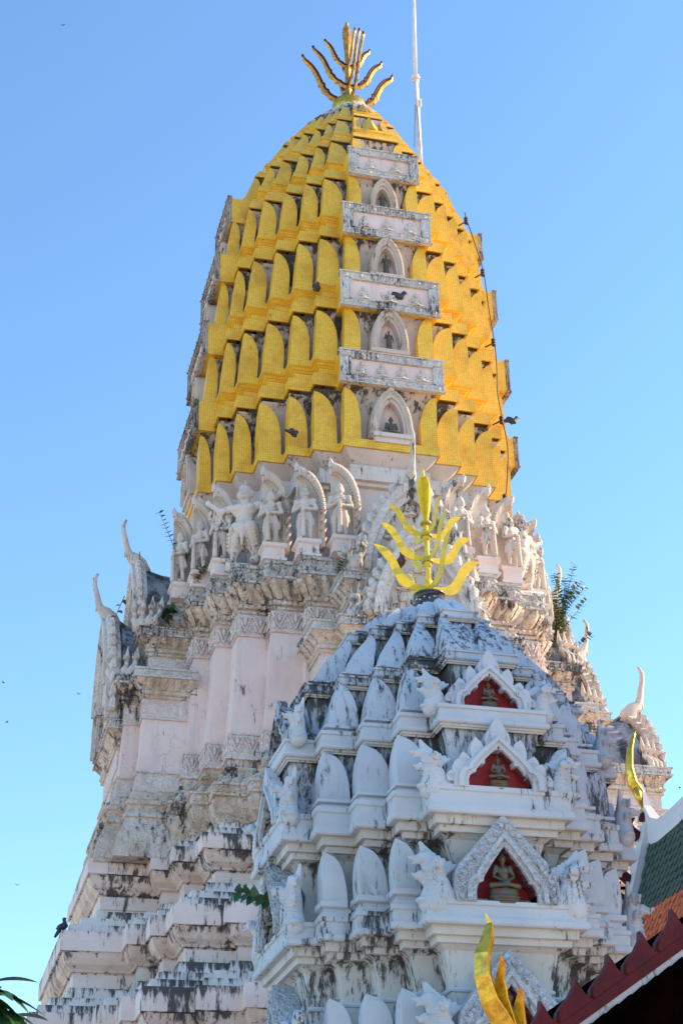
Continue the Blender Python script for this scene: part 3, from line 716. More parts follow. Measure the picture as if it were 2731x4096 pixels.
def niche(z0, H, Wd, R0, ang, fig, depth=.42):
    """white arched shrine with a scalloped rim, set in the middle of a side"""
    dx = lean(z0+H/2); m4 = T4((dx, 0, 0)) @ RZ(ang) @ T4((0, -R0, z0))
    n = 12
    def arch(w, h, zb):
        out = []
        for k in range(n+1):
            t = k/n; out.append((w*(1-t**2.3)**.62 if t < 1 else 0, zb+(h-zb)*t))
        return out
    mb = MB(); mir = lambda L: [(-x, z) for x, z in L]
    A = arch(Wd, H, .10); B = arch(Wd*.70, H*.83, .10); C_ = arch(Wd*.58, H*.76, .10)
    for L in (lambda q: q, mir):
        mb.band(L(A), L(B), m4, -.10, depth); mb.band(L(B), L(C_), m4, -.04, depth)
        for k in range(1, n*2):
            t = k/(n*2); x = Wd*.86*(1-t**2.3)**.62; z = .10+(H*.93-.10)*t; s = 1 if L(A)[0][0] > 0 else -1
            mb.tube([m4 @ Vector((s*x, -.09, z)), m4 @ Vector((s*x*1.02, -.155, z+.02)), m4 @ Vector((s*x*1.06, -.14, z+.05))], [.05, .045, .012], 5)
    mb.box(-Wd*1.04, Wd*1.04, -.12, depth, 0, .105, 0, m4); mb.box(-Wd*.86, Wd*.86, -.06, depth, -.12, .0, 0, m4)
    mb.tube([m4 @ Vector((0, -.05, H*.97)), m4 @ Vector((0, -.08, H*1.03)), m4 @ Vector((0, -.06, H*1.10))], [.09, .08, .01], 6)
    o = mb.obj('arched_niche', 'statue', prang)
    bk = MB(); bk.prism(arch(Wd*.62, H*.8, .1)+mir(arch(Wd*.62, H*.8, .1))[::-1][1:], m4 @ T4((0, .17, 0)), .05); bk.obj('niche_back', 'shaft', o)
    return m4
NI = [(20.38, 1.30, .50, 3.95, 'buddha', .46, 'seated'), (22.76, 1.30, .46, 3.84, 'standing', .42, 'standing'), (25.10, 1.22, .42, 3.66, 'standing', .46, 'standing'), (27.36, 1.04, .36, 3.36, 'standing', .40, 'standing')]
NL = ['small dark seated bronze figure in the lowest arched niche of the gold tower', 'thin dark standing bronze figure in the second arched niche from the bottom',
      'dark standing bronze figure in the third arched niche from the bottom, with a raised hand', 'dark standing bronze figure in the topmost arched niche of the gold tower']
for ang in (0, R_(-90), R_(90)):
    for q, (z0, H, Wd, R0, f, sc, kind) in enumerate(NI):
        m4 = niche(z0, H, Wd, R0, ang, f)
        if ang == 0:
            t_ = tag(link('bronze_statue', FIG[f], 'bronze'), NL[q], 'statue', 'bronze figures in the tower niches')
            v = m4 @ Vector((0, .02, .135 if f == 'standing' else .11)); at(t_, v, ang, sc if f == 'buddha' else sc*1.02)
# ------------------------------------------------------------------ guardian figures round the neck
def aureole(parent, sx, sy, x, y, wx, wy):
    """quarter-arch niche: apex over the corner, rope column on the inner side, shallow recess behind"""
    mb = MB(); H = 1.92; z0 = 17.40; w = wx
    def P(d, z, o=0.): return (sx*(x-d), sy*(y-o), z0+z)
    def curve(wc, hc, n=16):
        c = [(wc*math.sin(q*math.pi/2/n), H*.46+(hc-H*.46)*math.cos(q*math.pi/2/n)) for q in range(n+1)]
        return c+[(wc, H*.46*(1-q/4)) for q in range(1, 5)]
    A = curve(w, H); B = curve(w-.055, H-.08); C = curve(w-.14, H-.20)
    for (a, b, o0, o1) in ((A, B, .02, .26), (B, C, .06, .26)):
        mb.loops([[P(d1, h1, o0), P(d2, h2, o0), P(d2, h2, o1), P(d1, h1, o1)] for (d1, h1), (d2, h2) in zip(a, b)], (True, True))
    n = len(A)                                   # slanting rope ridges across the outer band
    for k in range(n-1):
        for u in (.0, .5):
            i0 = k+u
            a = [A[k][q]*(1-u)+A[k+1][q]*u for q in (0, 1)]
            k2 = min(n-1, k+1); b = [C[k2][q]*.55+B[k2][q]*.45 for q in (0, 1)]
            if k > 15 and u: continue
            mb.tube([P(a[0]+.03, a[1]+.015, .02), P((a[0]+b[0])/2+.01, (a[1]+b[1])/2, -.035), P(b[0], b[1]-.05, .03)], [.014, .036, .02], 6)
    mb.tube([P(w*.02, H*.97, .10), P(-.015, H*1.03, .07), P(-.02, H*1.09, .10)], [.07, .055, .012], 6)
    mb.loops([[P(0, 0, .22), P(0, H*.99, .22)], [P(w, 0, .22), P(w, H*.46, .22)]], closed=False) if False else None
    fan = [P(d, h, .20) for d, h in C]; base = [P(0, 0, .20)]
    mb.add([P(0, 0, .20)]+fan, [(0, q, q+1) for q in range(1, len(fan))])
    return mb.obj('aureole', 'statue', parent)
PED = MB()
def pedestal(parent, x, y, h, s):
    mb = MB()
    L = []
    for d, z in ((.02, 0), (.02, .06), (-.02, .07), (-.02, h-.14), (.03, h-.10), (.03, h-.02), (.0, h)):
        a = s+d; L.append([(x-a, y-a, 17.05+z), (x+a, y-a, 17.05+z), (x+a, y+a, 17.05+z), (x-a, y+a, 17.05+z)])
    mb.loops(L, (True, True)); return mb.obj('pedestal', 'white', parent)
GC = [(1.42, 4.42), (2.12, 4.1), (2.80, 3.76), (3.72, 2.78), (4.06, 2.10), (4.40, 1.42)]
GW = [(.62, .30), (.66, .40), (.62, .46), (.46, .62), (.40, .66), (.30, .62)]
place = {(-1, 0): 'nearest the front pediment on the left', (-1, 1): 'second to the left of the front pediment', (-1, 2): 'just right of the left bird-man',
         (-1, 3): 'just left of the left bird-man', (-1, 4): 'second from the left row end', (-1, 5): 'at the left end above the grey roof',
         (1, 0): 'nearest the front pediment on the right', (1, 1): 'second to the right of the front pediment', (1, 2): 'just left of the right bird-man',
         (1, 3): 'just right of the right bird-man', (1, 4): 'second from the right row end', (1, 5): 'at the right end near the leafy shrub'}
gp = None
for sx in (-1, 1):
    for i, (x, y) in enumerate(GC):
        t_ = thing('guardian_statue', 'white guardian statue with club, '+place[(sx, i)], 'statue', group='guardian statues standing on the cornice')
        x0, y0 = x*sx, -y
        pedestal(t_, x0-sx*.10, y0+.08, .42, .24)
        ang = math.atan2(-y*.9, sx*x)+math.pi/2; ang *= .8
        b = link('body', FIG['guard'], 'statue', t_); at(b, (x0-sx*.04, y0-.02, 17.46), ang, .86)
        m_ = link('club', FIG['mace'], 'statue', t_); at(m_, (x0-sx*.04, y0-.02, 17.47), ang, .86)
        aureole(t_, sx, -1, x+.10, y-.02, (.60, .60, .58, .52, .50, .48)[i], 0)
    t_ = thing('bird_man_statue', 'large white stucco winged bird-man with raised arms at the %s corner of the cornice' % ('left' if sx < 0 else 'right'), 'statue', group='corner bird-man statues')
    x0, y0 = sx*3.22, -3.22
    ang = (R_(-28) if sx < 0 else R_(42))
    at(link('body', FIG['garuda'], 'statue', t_), (x0, y0, 17.16), ang, .98)
    mb = MB()
    mb.tube([(x0-.42, y0-.02, 17.12), (x0+.42, y0-.02, 17.12)], .11, 8); mb.obj('base_roll', 'white', t_, True)
    for s in (1, -1):
        wg = MB(); Wb = []
        for k in range(7):
            u = k/6; a = Vector((s*(.36+.45*u), .04, 1.42+.10*u)); b = a+Vector((s*.05, .02, -.34+.14*u))
            wg.tube([a, a.lerp(b, .6), b], [.05, .06, .01], 6, flat=(1, .5), side=(1, 0, 0)); Wb.append(a)
        wg.tube(Wb, .05, 6)
        at(wg.obj('wing_feathers', 'statue', t_), (x0, y0, 17.16), ang, .98)
        sg = MB()
        for k in range(5):
            for j in range(6):
                a = j/6*2*math.pi; zz = .48+k*.09; r = .17+.012*k
                sg.tube([(s*(.235-.02*k)+r*math.cos(a), r*math.sin(a)*.9-.012*k, zz), (s*(.235-.02*k)+r*1.12*math.cos(a), r*1.05*math.sin(a)*.9-.012*k, zz-.05)], [.06, .012], 5)
        at(sg.obj('scaly_thigh', 'statue', t_), (x0, y0, 17.16), ang, .98)
# ------------------------------------------------------------------ top finial of the great prang
def flame_arm(mb, base, tip, w, th, ang, notch=True, bend=.13):
    """S-curved flat flame blade from base to tip (both (r, z)) in the vertical plane at azimuth ang"""
    b = Vector((base[0], 0, base[1])); t = Vector((tip[0], 0, tip[1])); d = t-b; L = d.length; d.normalize(); nr = Vector((-d.z, 0, d.x))
    n = 26; up = []; dn = []
    for k in range(n+1):
        u = k/n
        c = b+d*L*u + nr*(math.sin(u*math.pi*2.0+math.pi)*bend*L*.55*(1-.25*u) - math.sin(u*math.pi)*bend*L*.35)
        if u > .88: c += nr*((u-.88)/.12)**2*L*.07
        ww = w*(1.15-.35*u)*(1 if u < .82 else max(.04, 1-((u-.82)/.18)**1.6))
        if notch and k in (4, 8, 11): ww *= 1.45
        up.append(c+nr*ww*.5); dn.append(c-nr*ww*.5)
    m4 = RZ(ang)
    for s_, mi in ((1, 0),):
        rim = .12
        L_ = []
        for a, c in zip(up, dn):
            m_ = (a+c)/2
            L_.append([m4 @ Vector((a.x, 0, a.z)), m4 @ Vector((m_.x, th, m_.z)), m4 @ Vector((c.x, 0, c.z)), m4 @ Vector((m_.x, -th, m_.z))])
        mb.loops(L_, (True, True), 0)
    return up, m4
fin = thing('x', 'x', 'x'); bpy.data.objects.remove(fin)
FX, FZ = .32, 33.62
rg = MB(); L = []
for r, z in ((.30, -.25), (.40, -.12), (.46, 0), (.50, .12), (.50, .3), (.47, .42), (.38, .46), (.30, .44), (.1, .44)):
    L.append([(FX+r*math.cos(a), r*math.sin(a), FZ+z) for a in [k*2*math.pi/28 for k in range(28)]])
rg.loops(L, (True, True)); finial = rg.obj('gilded_finial', 'gilt_bright', prang, True)
for lvl, (zb, rt_, zt, w) in enumerate(((34.02, 1.50, 35.50, .18), (34.72, 1.16, 35.95, .155), (35.5, .76, 36.35, .125))):
    for a in range(4):
        ang = R_(4+90*a)
        mb = MB(); up, m4 = flame_arm(mb, (.16 if lvl == 0 else .05, zb), (rt_, zt), w, .035, ang)
        ar = mb.obj('flame_blade', 'gilt', finial); ar.location = (FX, 0, 0)
        rm = MB(); rm.tube([m4 @ Vector((p.x, 0, p.z)) for p in up], .042, 5); e = rm.obj('red_edge', 'redlac', finial); e.location = (FX, 0, 0)
cb = MB()
for a in (4, 94):
    m4 = RZ(R_(a))
    pr = [(.09, 33.9), (.10, 34.6), (.085, 34.7), (.11, 34.8), (.09, 35.5), (.12, 35.6), (.08, 35.75), (.11, 36.3), (.15, 36.9), (.13, 37.15), (.05, 37.32), (0, 37.42)]
    L = [[m4 @ Vector((x, 0, z)), m4 @ Vector((0, .05, z)), m4 @ Vector((-x, 0, z)), m4 @ Vector((0, -.05, z))] for x, z in pr]
    cb.loops(L, (True, True))
o = cb.obj('central_blade', 'gilt', finial); o.location = (FX, 0, -.12)
wp = MB()
for k in range(14):
    a = random.random()*6.3; wp.add([(0, 0, 0), (.09*math.cos(a), .09*math.sin(a), .05), (.02, 0, .11)], [(0, 1, 2)])
    for q in range(3): wp.v[-1-q] = (wp.v[-1-q][0]+FX-.14+random.uniform(-.08, .08), -.22+random.uniform(-.06, .06), wp.v[-1-q][2]+34.1+random.uniform(0, .14))
tag(wp.obj('weed_tuft', 'leaf'), 'small green weed sprouting from the gilded collar at the very top of the tower', 'weed')
# ------------------------------------------------------------------ pole, cable, birds
pl_ = thing('antenna_pole', 'tall thin white metal pole rising behind the top of the gold tower', 'pole', (3.06, 2.0, 28))
pm = MB(); pm.tube([(3.05, 2.0, 27.5), (3.08, 2.0, 37.55)], [.10, .082], 12); pm.tube([(3.08, 2.0, 37.5), (3.20, 2.0, 42.5)], [.06, .05], 12)
o = pm.obj('shaft', 'steel', pl_, True); o.location = (-3.06, -2, -28)
pm = MB(); pm.tube([(3.08, 2, 37.5), (3.08, 2, 37.62)], [.14, .13], 14); pm.tube([(3.08, 2, 37.35), (3.08, 2, 37.42)], [.11, .11], 14); pm.tube([(3.16, 1.9, 36.3), (3.16, 1.9, 36.6)], .04, 8)
o = pm.obj('collar', 'steel', pl_); o.location = (-3.06, -2, -28)
pm = MB(); pm.tube([(3.0, 1.95, 36.4), (2.45, .6, 34.0-.6)], .010, 4); pm.tube([(3.06, 1.95, 36.4), (2.75, .9, 33.0)], .010, 4)
o = pm.obj('guy_wire', 'cable', pl_); o.location = (-3.06, -2, -28)
cbl = thing('lightning_cable', 'dark cable running down the right edge of the gold tower', 'cable')
pts = [(2.78, -2.28, 28.75), (2.80, -2.35, 28.42), (2.90, -2.6, 27.4), (2.99, -2.78, 26.44), (3.01, -2.9, 25.2), (3.05, -3.0, 24.15), (3.06, -3.0, 23.4), (3.03, -3.0, 22.7), (3.07, -3.08, 21.84), (3.14, -3.1, 21.1), (3.08, -3.1, 20.3), (3.0, -3.08, 19.68), (2.99, -2.9, 18.9)]
cm = MB(); fine = []
for a, b, c_, d in zip([pts[0]]+pts[:-2], pts[:-1], pts[1:], pts[2:]+[pts[-1]]):
    for k in range(5):
        t = k/5; fine.append(tuple(.5*((2*b[i])+(-a[i]+c_[i])*t+(2*a[i]-5*b[i]+4*c_[i]-d[i])*t*t+(-a[i]+3*b[i]-3*c_[i]+d[i])*t**3) for i in range(3)))
cm.tube(fine, .015, 6); cm.obj('wire', 'cable', cbl, True)
for p in ((2.80, -2.35, 28.42), (2.99, -2.78, 26.44), (3.05, -3.0, 24.15), (3.07, -3.08, 21.84), (3.0, -3.08, 19.68)):
    c2 = MB(); Pz = Vector(p)
    for dz in (-.07, 0, .07): c2.tube([Pz+Vector((-.03, 0, dz-.02)), Pz+Vector((-.03, 0, dz+.02))], [.055, .055], 8)
    c2.tube([Pz+Vector((0, 0, -.12)), Pz+Vector((0, 0, .12))], .03, 8); c2.tube([Pz, Pz+Vector((-.16, .25, 0))], .02, 5); c2.obj('insulator', 'cable', cbl)
def bird_mesh():
    P = [ell((0, 0, .12), (.062, .13, .07), (R_(18), 0, 0)), ell((0, -.115, .215), (.038, .042, .04)), cap_((0, -.08, .15), (0, -.11, .20), .045, .035),
         cap_((0, -.15, .215), (0, -.19, .205), .014, .003), cap_((0, .09, .10), (0, .24, .05), .045, .028), ell((.055, .02, .13), (.015, .11, .045), (R_(14), 0, 0)), ell((-.055, .02, .13), (.015, .11, .045), (R_(14), 0, 0))]
    P += [cap_((s*.02, -.01, .06), (s*.025, -.02, 0), .008, .007) for s in (1, -1)]
    return sculpt('bird', P, .012)
FIG['bird'] = bird_mesh()
for lab, p, rz, m_, sc, rx in (('dark pigeon perched on a gold ledge left of the middle frieze box', (-1.60, -3.62, 24.42), 2.6, 'bird', 1.25, -.5),
        ('dark pigeon perched low on the lowest gold ledge, head down', (-2.24, -3.66, 20.31), 2.2, 'bird', 1.05, .1),
        ('small brown bird beside the topmost arched niche', (-.33, -3.42, 27.30), 2.0, 'brownbird', .95, -.25),
        ('dark pigeon half hidden left of the third niche up', (-.42, -3.44, 25.02), .4, 'bird', 1.1, -.5),
        ('black pigeon sitting inside the three-figure frieze box', (.26, -3.93, 24.28), 1.35, 'bird', 1.3, .15),
        ('dark pigeon on the cable clamp at the right edge of the tower', (3.30, -3.02, 21.76), 1.5, 'bird', 1.15, .1),
        ('small dark bird perched on the lowest left flame blade of the yellow finial', (-3.925, -16.93, 10.40), .25, 'brownbird', .78, -.6),
        ('black bird perched on the far left edge of the terraces', (-6.46, -2.1, 9.40), 1.9, 'bird', 1.0, -.7)):
    at(tag(link('bird', FIG['bird'], m_), lab, 'bird'), p, rz, sc, rx)
fb = MB(); fb.tube([(0, -.12, 0), (0, 0, .0), (0, .14, 0)], [.01, .035, .01], 6); fb.add([(0, -.05, .01), (.26, .0, .10), (.20, .06, .08), (0, .05, .01)], [(0, 1, 2, 3)]); fb.add([(0, -.05, .01), (-.26, .0, .06), (-.20, .06, .05), (0, .05, .01)], [(0, 1, 2, 3)])
fbm = fb.mesh('flying_bird')
for lab, p, rz in (('tiny distant bird flying alone just left of the tower waist', (-7.60, -15, 9.17), .6), ('tiny distant bird in the sky at the left edge, level with the tower waist', (-8.53, -15, 9.24), 1.2), ('tiny bird in the sky at the left edge, just below another bird', (-8.45, -15, 8.73), 2.0),
                   ('tiny distant bird low in the sky left of the terraces', (-8.17, -15, 6.74), .3), ('tiny distant bird high in the upper left sky', (-8.51, -15, 20.3), 2.6), ('tiny distant bird in the sky at the right edge above the tiled roof', (.42, -15, 8.49), 1.0)):
    at(tag(link('flying_bird', fbm, 'bird'), lab, 'bird', 'birds flying far off'), p, rz, .16)
# ------------------------------------------------------------------ THE SMALLER PRANG IN FRONT
SX, SY = -3.6, -16.91
sp = thing('small_prang', 'smaller grey-white weathered stupa in front with red niches and a yellow finial', 'stupa tower')
def sfr(z):
    t = min(1, max(0, (z-6.0)/3.2))
    return sym([(lerp(.425, .20, t), 1), (lerp(.555, .40, t), lerp(.858, .80, t)), (lerp(.70, .575, t),)*2])
SR = [(2.5, 1.86), (4.0, 1.92), (5.5, 1.98), (6.6, 2.02), (7.62, 1.95), (8.46, 1.68), (8.9, 1.40), (9.23, 1.10), (9.69, .62), (9.85, .34)]
def sRz(z):
    for (z0, r0), (z1, r1) in zip(SR, SR[1:]):
        if z <= z1: return r0+(r1-r0)*max(0, (z-z0)/(z1-z0))
    return SR[-1][1]
def scs(z): R = sRz(z); return [(x*R, y*R) for x, y in sfr(z)]
ST = [(4.13, 5.40), (5.51, 6.50), (6.62, 7.52), (7.62, 8.37), (8.46, 9.16), (9.23, 9.66)]     # ledge bottoms and next ledge bottoms
C_ = (SX, SY)
for ti, (z0, z1) in enumerate(ST):
    k = (1, 1, 1, .85, .72, .5)[ti]; dirty = 'cool' if ti < 4 else 'cool_dirty'
    cs = scs(z0); lb = MB()
    lh = (.24*k if ti < 4 else .12) if ti != 2 else .30
    sweep(lb, [(cs, -.16, z0+.0, .6), (cs, 0, z0, .3), (cs, .015, z0+.015, 0), (cs, .01, z0+lh*.28, .2), (cs, -.01, z0+lh*.30, 0), (cs, -.015, z0+lh*.78, .15), (cs, .005, z0+lh*.82, .1), (cs, .005, z0+lh, .3), (cs, -.02, z0+lh+.005, 1), (cs, -.3, z0+lh+.01, 1)], C_, conc=1.5)
    lb.obj('ledge', dirty, sp)
    # under-ledge fillets
    k_ = k; k = k if ti < 3 else k*.35
    ub = MB(); sweep(ub, [(cs, -.07*k, z0+.004, .2), (cs, -.08*k, z0-.085*k, 0), (cs, -.13*k, z0-.09*k, .3), (cs, -.14*k, z0-.15*k, 0), (cs, -.18*k, z0-.155*k, .3)], C_, conc=1.3); ub.obj('ledge_fillet', 'cool_cove', sp); k = k_
    # wall and flare up to the next ledge
    zw = z0+lh; nz = ST[ti+1][0] if ti < 5 else 9.8; ns = scs(nz) if ti < 5 else scs(9.85)
    wl = MB()
    if ti < 5:
        q_ = 1 if ti < 2 else .48
        sweep(wl, [(cs, -.16*k, zw-.01, .2), (cs, -.20*k, zw+.02, .2), (ns, -.33*k*q_, zw+(nz-zw)*.42, .3), (ns, -.31*k*q_, zw+(nz-zw)*.55, .5), (ns, -.25*k*q_, nz-.2*k, .9), (ns, -.17*k*q_, nz-.14*k if ti < 2 else nz+.02, 1)], C_, conc=1.4)
    else: sweep(wl, [(cs, -.12*k, zw-.01), (scs(9.6), -.06, 9.6), (scs(9.8), -.03, 9.80)], C_, cap=(False, True))
    wl.obj('tier_wall', 'cool_cove' if ti < 2 else 'cool_dirty', sp)
# lower body
ns = scs(4.13)
lbm = MB(); sweep(lbm, [(ns, -.17, 3.99), (ns, -.30, 3.7), (ns, -.34, 3.4), (ns, -.28, 3.38), (ns, -.28, 3.3), (ns, -.34, 3.28), (ns, -.34, 2.2), (ns, .1, 2.0), (ns, .3, 1.2), (ns, .6, 1.0), (ns, .6, 0)], C_); lbm.obj('lower_body', 'cool', sp)
sm = MB(); ns5 = scs(5.51)
sweep(sm, [(ns5, -.335, 4.92), (ns5, -.30, 4.925), (ns5, -.29, 4.945), (ns5, -.30, 4.965), (ns5, -.325, 4.97), (ns5, -.325, 5.0), (ns5, -.335, 5.005)], C_); sm.obj('string_moulding', 'cool', sp)
# pointed leaves on the corners
def bud(sx, sy, cx, cy, w, H, z0, leanv, chev=False, faces=(1, 1)):
    """rounded leaf folded round a convex corner: two half-arches meeting at the arris"""
    mb = MB(); R0 = sRz(z0)
    def pos(px, py, z):
        s = sRz(z)/R0 if leanv else 1.
        return (SX+sx*px*s, SY+sy*py*s, z)
    L = []
    for k in range(11):
        t = k/10; h = t; ww = w*((1-h**3.0)**.55 if ti < 3 else (1-h**2.2)**.62) if t < 1 else w*.04
        ww = max(ww, w*.04); z = z0+H*h; b = w*.62*ww/w
        o = .018*math.sin(t*math.pi)
        px, py = cx+o, cy+o
        L.append([pos(px, py, z), pos(px-ww, py, z), pos(px-ww-.012, py-.05, z), pos(px-ww*1.04, py-.12, z), pos(px-.12, py-ww*1.04, z), pos(px-.05, py-ww-.012, z), pos(px, py-ww, z)])
    mb.loops(L, (True, True))
    L = [[pos(cx-w*.12-(w*.88)*(1-h**3.0)**.5*.82 if h < 1 else cx, cy+.014, z0+H*h) for h in (0,)]]
    if chev:
        for k in range(6):
            t = k/5
            for s in (0, 1):
                a = (cx-w*(.05+.36*t*(1 if s else 0)), cy+.012); z = z0+H*(.52-.44*t)
                if s: mb.tube([pos(cx-w*.10*0, cy+.02, z0+H*(.50-.06*k)), pos(cx-w*.55, cy+.02, z0+H*(.10-.02*k)+.0)], .008, 4)
    return mb
for ti, (z0, z1) in enumerate(ST):
    k = (1, 1, 1, .85, .72, .5)[ti]; lh = (.24*k if ti < 4 else .12) if ti != 2 else .30
    zb = z0+lh; cs = scs(zb)
    n = len(cs)
    for sx in (-1, 1):
        for sy in (-1, 1):
            for i in range(1, n-1) if ti < 4 else range(0, n):
                if sy > 0 and sx > 0: continue
                ins = (.06 if ti < 2 else .03)*k; cx, cy = cs[i][0]-ins, cs[i][1]-ins
                w = (cs[i][0]-cs[i-1][0]) if i else cs[0][0]*.8; w2 = (cs[i][1]-cs[i+1][1]) if i < n-1 else .3
                w = max(.13, min(w, w2)*(.90 if ti < 2 else 1.0)+.02)*(1.05 if i == 2 else 1)
                ph = (.17*k if ti < 2 else .10*k) if ti < 4 else .05
                Hh = (.42 if ti == 0 else (nzz - zb - ph)*(.75 if ti == 1 else .92)) if (nzz := (ST[ti+1][0] if ti < 5 else 9.72)) and ti < 3 else (nzz-zb-ph)*1.0
                # little pedestal
                pb = MB(); sd = cx+.035, cy+.035
                L = []
                for d, z in ((-.01, zb-.005), (-.01, zb+ph*.30), (-.045, zb+ph*.36), (-.045, zb+ph*.55), (0., zb+ph*.66), (0.0, zb+ph)):
                    a, b = sd[0]+d, sd[1]+d
                    L.append([(SX+sx*p[0], SY+sy*p[1], z) for p in ((a, b), (a-w-.03, b), (a-w-.03, b-.2), (a-.2, b-w-.03), (a, b-w-.03))])
                pb.loops(L, (True, True)); 
                mb = bud(sx, sy, cx-.01, cy-.01, w, Hh, zb+ph-.004, ti >= 2, ti == 1 and i == 2 and sx < 0)
                lf = mb.obj('corner_leaf', 'cool' if ti < 2 else 'cool_dirty', sp)
                pb.obj('leaf_pedestal', 'cool' if ti < 3 else 'cool_dirty', lf)
    if ti >= 3:
        for a in range(4):
            cw = .36*k if ti < 5 else .12
            if ti == 3: continue
            mb = MB(); r = cs[0][1]-.10; L = []
            for h, ww in ((0, 1), (.5, .95), (.8, .6), (.95, .25), (1, .05)):
                z = zb+(z1-zb)*1.0*h; s = sRz(z)/sRz(zb)
                L.append([tuple(T4((SX, SY, 0)) @ RZ(a*math.pi/2) @ Vector(v)) for v in ((-cs[0][0]*.62*ww, -(r)*s, z), (0, -(r+.09)*s, z), (cs[0][0]*.62*ww, -r*s, z), (0, -(r-.3)*s, z))])
            mb.loops(L, (True, True)); mb.obj('corner_leaf', 'cool_dirty', sp)
# crest fan serpents for the niches
def fan_naga():
    P = []
    P += [cap_((.02, 0, .0), (-.03, .0, .12), .15, .14), cap_((-.03, .0, .12), (.0, .0, .30), .14, .115), cap_((0, 0, .30), (.06, -.02, .42), .11, .085), cap_((-.17, -.02, .03), (-.10, -.02, .20), .05, .06),
          cap_((-.26, 0, .02), (-.17, -.01, .10), .03, .05), ell((.05, -.03, .02), (.16, .12, .05))]
    for (a, b, c, rb) in (((.05, -.02, .40), (.10, -.04, .45), (.30, -.07, .44), .075), ((-.02, -.08, .30), (-.03, -.15, .37), (.02, -.33, .36), .065), ((.08, -.02, .20), (.14, -.04, .27), (.25, -.08, .265), .055)):
        d = [c[i]-b[i] for i in range(3)]
        P += [cap_(a, b, rb*.9, rb*.85), ell(b, (rb*1.05, rb*1.05, rb)), cap_(b, tuple(b[i]+d[i]*.75 for i in range(3)), rb*.62, rb*.30), cap_(tuple(b[i]+d[i]*.1-(0, 0, rb*.5)[i] for i in range(3)), tuple(b[i]+d[i]*.62-(0, 0, rb*.75)[i] for i in range(3)), rb*.4, rb*.15),
              ell(tuple(b[i]+(0, -rb*.6, rb*.6)[i] for i in range(3)), (.02, .02, .02)), ell(tuple(b[i]+d[i]*.8+(0, 0, rb*.25)[i] for i in range(3)), (.018, .018, .018))]
    for k in range(9):
        t = k/8; P.append(cap_((.06-.16*t, .03, .38-.06*t), (.12-.36*t+.05*math.sin(t*3.1), .04, .63-.24*t), .05, .024))
    for q in range(7):     # rib grooves down the neck
        z = .03+q*.05; P.append(ell((-.01, -.03, z), (.155-.004*q, .13, .012)))
    return sculpt('fan_naga', P, .014)
FIG['fan'] = fan_naga()
def cusp(W_, H_, n=8):
    """right half of a cusped pointed arch, base to apex"""
    p = [(W_, 0), (W_*1.0, H_*.17), (W_*.95, H_*.28), (W_*.88, H_*.335), (W_*.76, H_*.36), (W_*.74, H_*.42), (W_*.62, H_*.53), (W_*.46, H_*.665), (W_*.28, H_*.80), (W_*.12, H_*.915), (0, H_)]
    return p
blabels = {}
